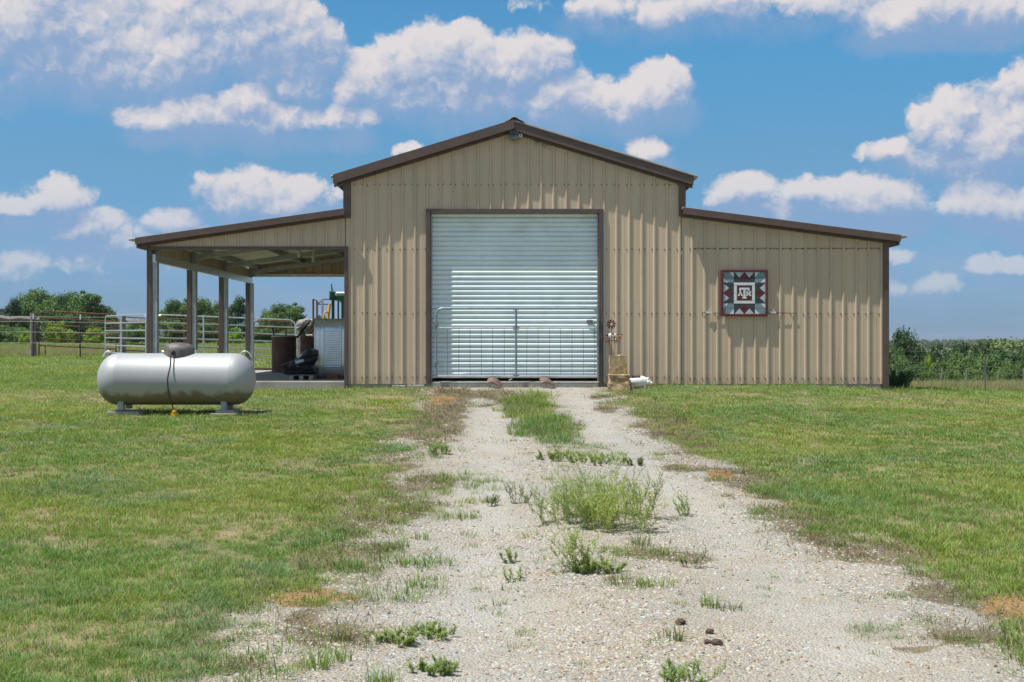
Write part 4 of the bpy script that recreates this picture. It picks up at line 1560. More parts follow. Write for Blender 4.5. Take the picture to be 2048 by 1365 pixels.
# blocks under the tank
def block(px0, px1, y0, y1, z0, z1, label, m, nm='concrete_block', grp='blocks under the propane tank'):
    x0, x1 = (px0 - 1024) * YT / F, (px1 - 1024) * YT / F
    mb = MB()
    mb.box(x0, x1, y0, y1, z0, z1)
    o = mb.build(nm, m, None, bevel=.012, base=((x0 + x1) / 2, (y0 + y1) / 2, z0))
    tag(o, label, 'block', grp)
block(226, 288, YT - .29, YT + .30, tg - .06, tg + .045, 'low flat slab under the left legs of the propane tank', M['concrete'], 'concrete_slab')
block(430, 483, YT - .34, YT + .30, tg - .08, tg + .022, 'wide lower block under the right legs of the propane tank', M['concrete'])
block(440, 474, YT - .30, YT + .26, tg + .024, tg + .065, 'smaller upper block under the right legs of the propane tank', M['concrete'])

# ------------------------------------------------------------------ things in the carport
def slabpt(px, py, lift=0.0):
    y = (EYE - lift) * F / (py - 682.5)
    return ((px - 1024) * y / F, y, lift)

# stock tank standing on its rounded end
yk = 25.35
x0 = (628.5 - 1024) * yk / F
x1 = x0 + .66
stock = thing('stock_tank', 'galvanised oval stock tank standing on its end inside the carport by the wall', 'stock tank', ((x0 + x1) / 2, yk, 0))
HB, WB = 1.16, .60
def stadium(off, n=10):
    r = WB / 2 * .96
    pts = []
    for (cy, cz, a0) in ((WB / 2 - r, HB - r, 0), (-(WB / 2 - r), HB - r, 90), (-(WB / 2 - r), r, 180), (WB / 2 - r, r, 270)):
        for i in range(n + 1):
            a = R(a0 + 90 * i / n)
            pts.append((cy + (r + off) * math.cos(a), cz + (r + off) * math.sin(a)))
    return pts
secs = [(0.0, .010), (.006, .026), (.026, .026), (.034, .002), (.080, 0), (.090, .019), (.108, .019), (.118, 0), (.160, 0), (.170, .019), (.184, .019), (.194, 0), (.50, 0), (.510, .019), (.524, .019), (.534, 0), (.575, 0), (.582, .012), (.598, .012), (.605, 0), (.645, 0), (.655, .004)]
mb = MB()
rings = [[(x0 + s, yk + WB / 2 + a, b + .018) for a, b in stadium(o)] for s, o in secs]
n = len(rings[0])
vs = [p for r_ in rings for p in r_]
fs = []
for i in range(len(rings) - 1):
    for k in range(n):
        k2 = (k + 1) % n
        fs.append((i * n + k, i * n + k2, (i + 1) * n + k2, (i + 1) * n + k))
fs.append(tuple(range((len(rings) - 1) * n, len(rings) * n)))
mb.add(vs, fs)
mb.build('shell', M['galv_bright'], stock, smooth=True, fix=True)
mb = MB()
for i in range(17):
    z = .24 + i * .043
    mb.tube([(x0 + .196, yk + .0095, z), (x0 + .499, yk + .0095, z)], .0145, 8)
mb.build('corrugation', M['galv_bright'], stock, smooth=True)
mb = MB(); mb.box(x0 + .22, x0 + .46, yk + .05, yk + .25, .0, .085)
o = mb.build('wood_block', M['wood_brown'], None, bevel=.006, base=(x0 + .34, yk + .15, 0))
tag(o, 'short brown timber block wedged under the stock tank', 'timber block')

def drum(px, py, wid, hgt, label, rim=True):
    x, y, _ = slabpt(px, py)
    r = wid / 2
    t = thing('rusty_barrel', label, 'barrel', (x, y, 0), 'rusty barrels in the carport')
    mb = MB()
    p = [(0, .012), (r - .012, .012), (r, 0.0), (r, .02)]
    for z in (.33, .66):
        p += [(r, hgt * z - .02), (r + .010, hgt * z), (r, hgt * z + .02)]
    p += [(r, hgt - .02), (r + .008, hgt - .010), (r + .004, hgt), (r - .012, hgt - .004), (r - .014, .06), (0, .05)]
    mb.lathe(p, (x, y, 0), 'z', 32)
    mb.build('shell', M['rust_dark'], t, smooth=True)
    mb = MB()
    mb.lathe([(r + .012, hgt - .022), (r + .014, hgt - .006), (r + .002, hgt + .004), (r - .004, hgt - .01)], (x, y, 0), 'z', 32)
    mb.build('rim', M['galv_dull'] if rim else M['rust_dark'], t, smooth=True)
    return x, y
bx, by = drum(568, 745.5, .57, .86, 'wide open rust brown barrel with dark rods sticking out, left in the carport')
for (a, b, c, d) in (((bx - .12, by, .5), (bx - .29, by + .05, 1.06), 0, 0), ((bx + .05, by + .05, .5), (bx + .03, by + .1, 1.05), 0, 0)):
    mb = MB(); mb.tube([a, b], .017, 7)
    o = mb.build('iron_rod', M['black'], None, smooth=True, base=tuple(a))
    tag(o, 'dark iron rod leaning outward to the left in the open barrel' if b[0] < bx - .2 else 'dark iron rod standing upright in the middle of the open barrel', 'rod', 'iron rods in the barrel')
xb, yb = drum(622, 748, .48, .83, 'narrow rust brown barrel behind the black feed bags and the stock tank', False)
# black strut crossing behind the barrels
mb = MB(); mb.tube([W(594, 676, 30.2), W(617, 646, 30.4)], .022, 7)
mb.tube([W(601, 655, 30.3), W(613, 676, 30.3)], .018, 7)
o = mb.build('iron_strut', M['black'], None, smooth=True, base=W(600, 676, 30.2))
tag(o, 'crossed black iron strut propped between the two barrels', 'strut')

# pallet block and feed bags
xq, yq, _ = slabpt(608, 760)
x0q, x1q = (576 - 1024) * yq / F, (628 - 1024) * yq / F
pal = thing('pallet', 'pale grey pallet under the black feed bags in the carport', 'pallet', ((x0q + x1q) / 2, yq, 0))
for k in range(3):
    a = x0q + .02 + k * (x1q - x0q - .12) / 2
    mb = MB(); mb.box(a, a + .08, yq, yq + .8, .0, .075); mb.build('runner', M['concrete'], pal, bevel=.004)
for k in range(5):
    mb = MB(); mb.box(x0q, x1q, yq + k * .175, yq + k * .175 + .12, .0755, .098); mb.build('slat', M['wood_grey'], pal, bevel=.003)

def bag(px, py, w, d, h, rotz, tilt, label, white, seed):
    """a slumped, creased sack"""
    x, y = (px - 1024) * (yq + .25) / F, yq + .3
    z = EYE - (py - 682.5) * (yq + .1) / F
    rg_ = random.Random(seed)
    nu, nv = 26, 16
    vs, fs = [], []
    M3 = Matrix.Rotation(rotz, 3, 'Z') @ Matrix.Rotation(tilt, 3, 'Y')
    ph = [rg_.uniform(0, 6) for _ in range(8)]
    for s in (1, -1):
        for j in range(nv + 1):
            for i in range(nu + 1):
                u, v = i / nu * 2 - 1, j / nv * 2 - 1
                e = max(0.0, (1 - abs(u) ** 4) * (1 - abs(v) ** 4)) ** .6
                wr = .22 * math.sin(5 * u + 4 * v + ph[0]) * e + .20 * abs(math.sin(7 * v - 5 * u + ph[1])) * e + .12 * math.sin(15 * u + 6 * v + ph[2]) * e
                q = M3 @ Vector((u * w / 2 * (1 + .03 * math.sin(9 * v + ph[3])), v * d / 2, s * h / 2 * e * (1 + wr)))
                vs.append((x + q.x, y + q.y, z + q.z))
    n1 = (nu + 1) * (nv + 1)
    for s in (0, 1):
        for j in range(nv):
            for i in range(nu):
                a = s * n1 + j * (nu + 1) + i
                f = (a, a + 1, a + nu + 2, a + nu + 1)
                fs.append(f if s == 0 else f[::-1])
    t = thing('feed_bag', label, 'bag', (x, y, z - h / 2), 'black feed bags on the pallet')
    mb = MB(); mb.add(vs, fs)
    mb.build('sack', M['bag'], t, smooth=True)
    if white:
        # printed panel, following the sack
        vv, ff = [], []
        for j in range(9):
            for i in range(5):
                u, v = -.45 + .55 * i / 4, -.985 + .30 * j / 8
                e = max(0.0, (1 - abs(u) ** 4) * (1 - abs(v) ** 4)) ** .6
                wr = .22 * math.sin(5 * u + 4 * v + ph[0]) * e + .20 * abs(math.sin(7 * v - 5 * u + ph[1])) * e + .12 * math.sin(15 * u + 6 * v + ph[2]) * e
                q = M3 @ Vector((u * w / 2, v * d / 2 - .008, h / 2 * e * (1 + wr) + .006))
                vv.append((x + q.x, y + q.y, z + q.z))
        for j in range(8):
            for i in range(4):
                a = j * 5 + i
                ff.append((a, a + 1, a + 6, a + 5))
        mb = MB(); mb.add(vv, ff)
        mb.build('label_panel', M['bag_white'], t, smooth=True)
bag(600, 744, .68, .60, .12, .06, .0, 'lowest flat black feed bag lying on the pallet', False, 1)
bag(601, 735, .64, .58, .15, -.14, .10, 'second black feed bag of the pile with pale print on its side', True, 2)
bag(605, 726, .60, .58, .17, .16, -.30, 'middle black feed bag slumped to the left with white printed panel', True, 3)
bag(615, 714, .42, .50, .17, -.3, -.62, 'topmost crumpled black feed bag leaning against the barrel', True, 4)

# wooden post with rags, broken brown boards
pw = thing('old_post', 'old grey wooden post draped with rags behind the two barrels', 'post', W(601, 745, 34.2))
mb = MB()
p0 = W(601, 745, 34.2)
mb.tube([(p0[0], p0[1], p0[2] - .1), (p0[0] + .02, p0[1], 1.0), (p0[0] + .03, p0[1], 1.30)], .105, 9, True, .095)
mb.build('shaft', M['wood_grey'], pw)
mb = MB()
for i, (a, b, c, r_) in enumerate(((606, 648, 34.05, .12), (612, 652, 34.05, .10), (603, 656, 34.05, .10), (614, 643, 34.1, .09), (608, 662, 34.05, .08))):
    mb.ell(W(a, b, c), (r_ * 1.2, r_ * .8, r_ * .9), 12, 8, .22, i)
mb.build('rag', M['cloth'], pw, smooth=True)
for i, (a, b, lab) in enumerate((((616, 664, 32.0), (634, 637, 32.2), 'orange brown broken board sticking up behind the stock tank, steepest of three'),
                                 ((620, 668, 32.1), (646, 640, 32.5), 'orange brown broken board leaning right behind the stock tank, thinnest of three'),
                                 ((606, 690, 31.0), (628, 682, 31.4), 'orange brown board lying on the black feed bags'))):
    mb = MB(); mb.bar(W(*a), W(*b), .13 if i != 1 else .05, .03)
    o = mb.build('broken_board', M['wood_brown'], None, bevel=.004, base=W(*a))
    tag(o, lab, 'board', 'broken boards behind the stock tank')
mb = MB(); xa = (511 - 1024) * 33.4 / F; xb_ = (546 - 1024) * 33.4 / F
mb.box(xa - .3, xb_ + .9, 33.40, 33.48, -.10, .05)
o = mb.build('rusty_beam', M['rust_dark'], None, bevel=.005, base=(xa, 33.44, -.1))
tag(o, 'low rust brown beam along the rear edge of the carport slab', 'beam')

# squeeze chute
yc = 36.0
sc36 = F / yc
def CX(px): return (px - 1024) * yc / F
def CZ(py): return EYE - (py - 682.5) * yc / F
g0 = gz1(CX(690), yc)
ch = thing('squeeze_chute', 'dark green cattle squeeze chute with yellow levers behind the carport', 'cattle chute', (CX(700), yc, g0))
cx0, cx1 = CX(663), CX(663) + 1.0
for (x, y) in ((cx0, yc), (cx1, yc), (cx0, yc + 2.2), (cx1, yc + 2.2)):
    mb = MB(); mb.box(x, x + .075, y, y + .075, g0 - .05, CZ(594)); mb.build('upright', M['green'], ch, bevel=.005)
for (y) in (yc - .02, yc + 2.2):
    mb = MB(); mb.box(cx0 - .06, cx1 + .13, y, y + .09, CZ(601), CZ(591)); mb.build('head_beam', M['green'], ch, bevel=.01)
for x in (cx0, cx1):
    mb = MB(); mb.box(x, x + .06, yc + .09, yc + 2.19, CZ(600), CZ(594)); mb.build('side_beam', M['green'], ch, bevel=.01)
mb = MB(); mb.lathe([(.06, 0), (.06, .95)], (cx0 + .09, yc + .4, CZ(587)), 'x', 14); mb.build('roller', M['galv'], ch, smooth=True)
mb = MB(); mb.box(cx0 - .05, cx0 + .09, yc - .05, yc + .14, CZ(597), CZ(583)); mb.build('winch_box', M['green'], ch, bevel=.02)
for i, dx in enumerate((.14, .22, .30, .40, .50, .60, .72, .84)):
    mb = MB(); mb.tube([(cx0 + dx, yc + .35 + .2 * (i % 2), g0 + .15), (cx0 + dx, yc + .35 + .2 * (i % 2), CZ(601))], .024, 8); mb.build('bar', M['green'], ch, smooth=True)
for z in (.35, .75, 1.2):
    for x in (cx0 + .015, cx1 + .015):
        mb = MB(); mb.box(x, x + .045, yc + .08, yc + 2.19, g0 + z, g0 + z + .06); mb.build('side_rail', M['green'], ch, bevel=.005)
mb = MB(); mb.tube([W(660, 608, yc - .1), W(657, 630, yc - .1), W(656, 650, yc - .1)], .036, 8); mb.build('lever', M['yellow'], ch, smooth=True)
mb = MB(); mb.tube([W(646, 650, yc - .2), W(648, 628, yc - .2), W(651, 624, yc - .2), W(656, 625, yc - .12)], .026, 8); mb.build('lever', M['yellow'], ch, smooth=True)
mb = MB(); mb.tube([W(664, 590, yc), W(663, 568, yc), W(666, 582, yc)], .014, 6); mb.tube([W(658, 584, yc), W(668, 587, yc)], .012, 6); mb.build('handle', M['black'], ch)

# pipe rack behind the chute
yr = 38.5
rk = thing('pipe_rack', 'rust brown welded pipe rack rising behind the stock tank and feed bags', 'rack', W(635, 735, yr))
gr = gz1(*W(635, 700, yr)[:2])
for (a, t) in ((626.5, 598.5), (634, 602), (645, 598)):
    xx = (a - 1024) * yr / F
    zz = EYE - (t - 682.5) * yr / F
    mb = MB(); mb.box(xx - .025, xx + .025, yr - .02, yr + .03, gr - .05, zz); mb.build('upright', M['rust_dark'] if a < 640 else M['galv_dull'], rk)
for (a, b) in (((626.5, 598.7), (634, 602.2)), ((634, 609), (662, 609)), ((645, 599), (662, 599)), ((635, 608), (645, 601))):
    mb = MB(); mb.tube([W(a[0], a[1], yr), W(b[0], b[1], yr)], .018, 6); mb.build('rail', M['rust_dark'], rk)

# ------------------------------------------------------------------ ornaments right of the door
yo = YF - .32
def OX(px): return (px - 1024) * yo / F
def OZ(py): return EYE - (py - 682.5) * yo / F
zo = float(surf(np.array([OX(1232)]), np.array([yo]))[0])
wm = thing('windmill_stake', 'rusty windmill garden stake on a thin rod right of the door', 'garden ornament', (OX(1222), yo, zo))
hub = (OX(1222.5), yo - .03, OZ(649))
for k in range(8):
    a = 2 * math.pi * k / 8 + .2
    d = Vector((math.cos(a), 0, math.sin(a)))
    s_ = Vector((-math.sin(a), 0, math.cos(a)))
    h_ = Vector(hub)
    mb = MB()
    q = [h_ + d * .022 - s_ * .008, h_ + d * .080 - s_ * .026 + Vector((0, -.012, 0)), h_ + d * .084 + s_ * .022 + Vector((0, .012, 0)), h_ + d * .022 + s_ * .008]
    vs = q + [p + Vector((0, .004, 0)) for p in q]
    mb.add(vs, [(0, 1, 2, 3), (7, 6, 5, 4), (0, 4, 5, 1), (1, 5, 6, 2), (2, 6, 7, 3), (3, 7, 4, 0)])
    mb.build('blade', M['maroon'] if k % 4 else M['rust'], wm)
mb = MB(); mb.lathe([(.024, 0), (.024, .02)], (hub[0], hub[1] - .01, hub[2]), 'y', 10); mb.build('hub', M['q_light'], wm)
mb = MB(); mb.tube([(hub[0], yo - .012, zo - .1), (hub[0], yo - .012, hub[2])], .006, 6); mb.build('rod', M['rust_dark'], wm)
cow = thing('cow_ornament', 'black and white cow garden stake with rusty head and legs below the windmill', 'garden ornament', (OX(1226), yo + .10, zo))
yw = yo + .08
mb = MB(); mb.ell((OX(1225), yw, OZ(672)), (.088, .035, .050), 16, 10); mb.build('body', M['white_pot'], cow, smooth=True)
mb = MB()
for (a, b, r_) in ((1215, 671, .024), (1226, 668, .020), (1229, 675, .018), (1219, 677, .014)):
    mb.ell((OX(a), yw - .026, OZ(b)), (r_, .014, r_ * .95), 10, 6, .15, int(a))
mb.build('spot', M['cow_black'], cow, smooth=True)
mb = MB(); mb.ell((OX(1240), yw - .01, OZ(674)), (.030, .030, .026), 10, 8); mb.ell((OX(1241), yw - .035, OZ(677)), (.02, .02, .016), 8, 6)
hdp = mb.build('head', M['cow_red'], cow, smooth=True)
mb = MB(); mb.ell((OX(1236), yw, OZ(669.5)), (.024, .008, .010), 8, 6); mb.ell((OX(1244), yw, OZ(669.5)), (.022, .008, .010), 8, 6); mb.build('ear', M['cow_black'], hdp, smooth=True)
for a in (1215, 1219, 1230, 1234):
    mb = MB(); mb.tube([(OX(a), yw, OZ(676)), (OX(a - 1), yw, OZ(687))], .009, 6, True, .007); mb.build('leg', M['cow_red'], cow)
mb = MB(); mb.tube([(OX(1213), yw, OZ(671)), (OX(1210), yw, OZ(676)), (OX(1211), yw, OZ(687))], .006, 6); mb.build('tail', M['cow_red'], cow)
mb = MB(); mb.tube([(OX(1210), yw, OZ(684)), (OX(1225), yw - .005, OZ(681)), (OX(1240), yw, OZ(683))], .008, 6); mb.build('grass_bar', M['rust'], cow)
mb = MB(); mb.tube([(OX(1220), yw, OZ(683)), (OX(1220), yw, zo - .1)], .006, 6); mb.tube([(OX(1231), yw, OZ(683)), (OX(1231), yw, zo - .1)], .006, 6); mb.build('rod', M['rust_dark'], cow)

def rough_block(x0, x1, y0, y1, z0, z1, seed, amp, label, taper=0.0):
    import bmesh
    bm = bmesh.new()
    bmesh.ops.create_cube(bm, size=1)
    bmesh.ops.subdivide_edges(bm, edges=bm.edges, cuts=5, use_grid_fill=True)
    r_ = random.Random(seed)
    for v in bm.verts:
        u = v.co.copy()
        n1 = math.sin(u.x * 7 + seed) * math.cos(u.z * 9 + seed * 2) + math.sin(u.y * 8 + u.z * 5 + seed)
        k = amp * (n1 * .6 + r_.uniform(-.5, .5))
        v.co += u.normalized() * k * 1.5
        t = (v.co.z + .5)
        x = x0 + (x1 - x0) * (v.co.x + .5) + taper * t * (.5 if v.co.x < 0 else -.12)
        y = y0 + (y1 - y0) * (v.co.y + .5)
        z = z0 + (z1 - z0) * t
        v.co = (x - (x0 + x1) / 2, y - (y0 + y1) / 2, z - z0)
    me = bpy.data.meshes.new('stone_block')
    bm.to_mesh(me); bm.free()
    me.materials.append(M['stone'])
    o = bpy.data.objects.new('stone_block', me)
    COL.objects.link(o)
    o.location = ((x0 + x1) / 2, (y0 + y1) / 2, z0)
    tag(o, label, 'stone block', 'limestone blocks by the door')
rough_block(OX(1216), OX(1251), yo - .24, yo - .08, zo - .05, OZ(713), 3, .042, 'taller tan limestone block standing upright right of the door', .05)
rough_block(OX(1214), OX(1254), yo - .56, yo - .245, zo - .06, OZ(749), 8, .040, 'lower tan limestone block set in front of the upright one', .012)

# pig planter
yp = yo - .16
pgx, pgz = (1277 - 1024) * yp / F, EYE - (763.5 - 682.5) * yp / F
pig = thing('pig_planter', 'white pig shaped planter with soil in its back beside the limestone blocks', 'planter', (pgx, yp, zo))
mb = MB()
nu, nv = 28, 16
vs, fs = [], []
for j in range(nv + 1):
    t = j / nv
    r_ = max(.001, math.sin(math.pi * min(1, max(0, t))) ** .55)
    for i in range(nu):
        a = 2 * math.pi * i / nu
        cz, cy = math.sin(a), math.cos(a)
        z = pgz + .112 * r_ * cz
        x = pgx - .23 + .44 * t
        if cz > .62 and abs(t - .42) < .17:
            z = pgz + .112 * r_ * .62
        vs.append((x, yp + .115 * r_ * cy, z))
for j in range(nv):
    for i in range(nu):
        i2 = (i + 1) % nu
        fs.append((j * nu + i, j * nu + i2, (j + 1) * nu + i2, (j + 1) * nu + i))
mb.add(vs, fs)
mb.build('body', M['white_pot'], pig, smooth=True, fix=True)
mb = MB(); mb.ell((pgx - .03, yp, pgz + .080), (.085, .08, .030), 16, 8, .18, 4); mb.build('soil', M['soil'], pig)
mb = MB(); mb.ell((pgx + .165, yp - .02, pgz - .012), (.062, .062, .058), 14, 10); hp = mb.build('head', M['white_pot'], pig, smooth=True)
mb = MB(); mb.lathe([(.028, 0), (.030, .03), (.022, .036)], (pgx + .205, yp - .045, pgz - .028), 'x', 12); mb.build('snout', M['white_pot'], hp, smooth=True)
for s in (-.035, .03):
    mb = MB(); mb.ell((pgx + .165, yp - .02 + s, pgz + .048), (.022, .014, .026), 8, 6, 0, 0, Matrix.Rotation(.5, 3, 'Y')); mb.build('ear', M['white_pot'], hp, smooth=True)
for (dx, dy) in ((-.12, -.055), (-.12, .055), (.10, -.055), (.10, .055)):
    mb = MB(); mb.tube([(pgx + dx, yp + dy, pgz - .03), (pgx + dx, yp + dy, zo - .005)], .030, 9, True, .024); mb.build('leg', M['white_pot'], pig, smooth=True)
mb = MB(); mb.tube([(pgx - .19, yp, pgz + .01), (pgx - .215, yp - .01, pgz + .03), (pgx - .205, yp - .02, pgz + .045), (pgx - .195, yp, pgz + .035)], .006, 6); mb.build('tail', M['white_pot'], pig)

# brown clods on the gravel
for i, (a, b, r_, lab) in enumerate(((1360, 1249, .032, 'brown clod behind a grass tuft on the gravel, roundest of four'), (1419, 1265, .026, 'small upright brown clod on the gravel above a touching pair'),
                                     (1417, 1288, .026, 'left clod of a touching brown pair on the gravel'), (1434, 1289, .032, 'right larger clod of a touching brown pair on the gravel'),
                                     )):
    x, y, z = GS(a, b)
    mb = MB(); mb.ell((x, y, z + r_ * .35), (r_ * .95, r_ * .8, r_ * .62), 12, 8, .26, 40 + i)
    o = mb.build('brown_clod', M['dung'], None, smooth=True, base=(x, y, z))
    tag(o, lab, 'clod', 'brown clods on the driveway')
HAZE = 0.00013

# ------------------------------------------------------------------ fences and corral
def vpost(par, x, y, z0, z1, r, m, name='post', n=9, lean=(0, 0), taper=.92):
    mb = MB()
    mb.tube([(x, y, z0), (x + lean[0] * .5, y + lean[1] * .5, (z0 + z1) / 2), (x + lean[0], y + lean[1], z1)], r, n, True, r * taper)
    return mb.build(name, m, par)

def tpost(par, px, py_b, py_t, Y, m):
    x = (px - 1024) * Y / F
    zt = EYE - (py_t - 682.5) * Y / F
    zb = gz1(x, Y) - .1
    zw = zt - .19
    mb = MB()
    mb.box(x - .022, x + .022, Y, Y + .006, zb, zw); mb.box(x - .004, x + .004, Y + .0065, Y + .035, zb, zw)
    o = mb.build('post', m, par)
    mb = MB(); mb.box(x - .023, x + .023, Y - .001, Y + .007, zw + .001, zt); mb.box(x - .004, x + .004, Y + .0075, Y + .035, zw + .001, zt)
    mb.build('post_tip', M['q_white'], o)
    return x, zt

YP = 48.0
wf = thing('wooden_fence', 'weathered grey rail fence ending at a thick wooden post, far left', 'fence', W(65, 712, YP))
x65, _, z708 = W(66, 708, YP)
g = gz1(x65, YP)
vpost(wf, x65, YP, g - .1, W(66, 626, YP)[2], .125, M['wood_grey'])
mb = MB(); mb.tube([W(-60, 634, YP + .1), W(0, 635.5, YP), W(20, 639, YP), W(40, 637, YP), W(60, 639, YP), W(80, 640, YP)], .085, 9); mb.build('rail', M['wood_grey'], wf, smooth=True)
x_, _, _z = W(-60, 634, YP)
vpost(wf, x_, YP + .1, g - .1, W(0, 628, YP)[2], .11, M['wood_grey'])

lf = thing('wire_fence', 'wire strands on dark steel posts with white tips before the rusty gate', 'fence', W(68, 722, 46.5))
tpost(lf, 66.5, 724, 628, 46.5, M['black'])
tpost(lf, 160.5, 721, 629, 46.5, M['black'])
tpost(lf, -40, 724, 629, 46.5, M['black'])
for pyw in (633, 643, 664, 686):
    mb = MB(); mb.tube([W(-60, pyw, 46.45), W(66, pyw + .5, 46.45), W(160, pyw + 2, 46.45), W(245, pyw + 2, 46.45)], .006, 5); mb.build('wire', M['wire'], lf)


def panel(A, B, zt, nr, m, label, name='corral_panel', cat='gate', spacing=None, posts=(), rad=.024, rr=.22, feet=True, grp='pipe panels of the corral', ht=1.45):
    """bow-ended pipe panel between ground points A and B; zt: heights of the top rail at both ends"""
    A, B = Vector(A), Vector(B)
    t = thing(name, label, cat, (A.x, A.y, gz1(A.x, A.y)), grp)
    d = Vector((B.x - A.x, B.y - A.y, 0))
    Ln = d.length
    d.normalize()
    def pt(u, h):      # u metres along, h metres below the top rail
        f = u / Ln
        return Vector((A.x, A.y, 0)) + d * u + Vector((0, 0, zt[0] + (zt[1] - zt[0]) * f - h))
    arc = []
    for i in range(6):
        a = math.pi / 2 * i / 5
        arc.append((rr - rr * math.cos(a), rr - rr * math.sin(a)))
    mb = MB()
    mb.tube([pt(0, ht)] + [pt(u, h) for u, h in arc] + [pt(Ln - u, h) for u, h in arc[::-1]] + [pt(Ln, ht)], rad, 8)
    mb.build('frame', m, t, smooth=True)
    for k in range(1, nr):
        h = (ht - .03) * k / (nr - 1)
        mb = MB(); mb.tube([pt(.0, h), pt(Ln, h)], rad * .92, 8); mb.build('rail', m, t, smooth=True)
    for u in posts:
        mb = MB(); q = pt(u * Ln, 0); w = pt(u * Ln, ht)
        off = Vector((0, -.03, 0))
        mb.bar(q + off, w + off, .05, .02); mb.build('upright', m, t)
    if feet:
        for u in (.0, Ln):
            q = pt(u, ht)
            mb = MB(); mb.tube([q, Vector((q.x, q.y, gz1(q.x, q.y) - .03))], rad, 8); mb.build('foot', m, t)
        for u in (Ln * .08, Ln * .92):
            q = pt(u, ht - .03)
            mb = MB(); mb.tube([q, Vector((q.x, q.y, gz1(q.x, q.y) - .03))], rad * .8, 6); mb.build('foot', m, t)
    return t

def zz(py, Y): return EYE - (py - 682.5) * Y / F
def gp(px, Y): return ((px - 1024) * Y / F, Y, 0)
panel(gp(78, 48.0), gp(232, 48.6), (zz(622, 48), zz(630, 48.6)), 6, M['rust'], 'rust brown six-rail pipe gate between the thick wooden post and grey panels', 'corral_gate', 'gate', posts=(.53,), ht=1.30, rad=.028, feet=True)
panel(gp(210.5, 46.0), gp(292, 41.0), (zz(633, 46), zz(629, 41)), 6, M['galv'], 'grey pipe panel running toward the carport behind the second wooden post', 'corral_gate', 'gate', posts=(.42,), ht=1.30, rr=.16)
panel(gp(313, 45.5), gp(590, 47.5), (zz(629.5, 45.5), zz(640.5, 47.5)), 6, M['galv'], 'long grey pipe panel seen between the carport posts', 'corral_gate', 'gate', posts=(.33,), ht=1.36)
panel(gp(300, 50.5), gp(436, 51.2), (zz(636, 50.5), zz(641.5, 51.2)), 6, M['rust'], 'rust red pipe panel standing behind the left half of the long grey panel', 'corral_gate', 'gate', posts=(.5,), ht=1.36)
panel(gp(506, 51.0), gp(650, 52.0), (zz(642, 51), zz(646, 52)), 6, M['rust'], 'rust red pipe panel with dark brace behind the barrels and right carport post', 'corral_gate', 'gate', posts=(.52,), ht=1.36)
panel(gp(592, 46.5), gp(690, 45.5), (zz(641, 46.5), zz(639, 45.5)), 6, M['galv'], 'grey pipe panel behind the barrels and the stock tank', 'corral_gate', 'gate', ht=1.36)
panel(gp(238, 52.0), gp(300, 52.5), (zz(634, 52), zz(637, 52.5)), 6, M['rust'], 'short rust red pipe panel behind the second wooden post', 'corral_gate', 'gate', ht=1.36)
wp = thing('gate_post', 'weathered grey wooden post at the corral corner left of the carport', 'post', W(245, 715, 45.2))
xq_, yq_, _ = W(245, 700, 45.2)
vpost(wp, xq_, yq_, gz1(xq_, yq_) - .1, zz(632, 45.2), .115, M['wood_grey'], 'shaft')
mb = MB(); mb.tube([W(246, 645, 45.3), W(300, 645, 45.6)], .07, 9); mb.build('cross_rail', M['wood_grey'], wp)

# right: wire fence at the edge of the mown lawn, and an older one in the meadow
rf = thing('wire_fence', 'wire fence on slim steel posts along the mown lawn, right of the barn', 'fence', W(1970, 785, 31.8))
def rpost(par, px, py_t, Y, m, r=.022, lean=0.0):
    x = (px - 1024) * Y / F
    zt = zz(py_t, Y)
    mb = MB(); zb = gz1(x, Y) - .1
    mb.box(x - r, x + r, Y, Y + .008, zb, zt) if not lean else mb.bar((x, Y, zb), (x + lean, Y, zt), r * 2, .03)
    mb.build('post', m, par)
rpost(rf, 1970.5, 709, 31.8, M['fence_wire'], .016)
rpost(rf, 1790.5, 701, 36.5, M['fence_wire'], .016)
rpost(rf, 2190, 716, 27.5, M['galv_dull'])
for k, pyw in enumerate((703, 713, 724, 734, 744, 755)):
    mb = MB(); mb.tube([W(1780, pyw - 1, 36.4), W(1790, pyw - 1, 36.4), W(1880, pyw + 2.0 + k * .6, 34), W(1970, pyw + 7 + k * 1.2, 31.7), W(2080, pyw + 11 + k * 2, 29.7), W(2190, pyw + 15 + k * 3, 27.4)], .0032, 5); mb.build('wire', M['fence_wire'], rf)
of = thing('old_fence', 'older low fence with leaning grey posts in the tall meadow grass', 'fence', W(1880, 765, 47))
for (px, t, ln) in ((1828, 736, 0), (1879, 736, .10), (1932, 737, .02), (1990, 739, .16), (2046, 737, .03)):
    rpost(of, px, t, 47.0, M['wood_grey'], .045, ln or .01)
for pyw in (740, 749, 757):
    mb = MB(); mb.tube([W(1780, pyw, 47.0), W(1880, pyw + 2, 47.0), W(1990, pyw + 1, 47.0), W(2120, pyw + 3, 47.0)], .004, 5); mb.build('wire', M['fence_wire'], of)

# ------------------------------------------------------------------ trees
M['bark'] = mat('bark', (.085, .065, .05), .95, 0, .3, 8, bump=.6, bscale=18, stretch=(4, 4, .8))
M['leaf_a'] = leaf_mat('oak_leaves', (.075, .145, .032), (.108, .190, .044), (.14, .23, .05), .35, trans=.25, fine=(.7, 1.3))
M['leaf_b'] = leaf_mat('dark_leaves', (.036, .078, .025), (.052, .100, .030), None, .3, trans=.22, fine=(.7, 1.25))
M['leaf_y'] = leaf_mat('bright_leaves', (.22, .33, .035), (.30, .41, .045), (.16, .26, .04), .6, trans=.3, fine=(.75, 1.25))
M['leaf_m'] = leaf_mat('bush_leaves', (.090, .165, .040), (.130, .215, .052), None, .5, trans=.28, fine=(.7, 1.3))


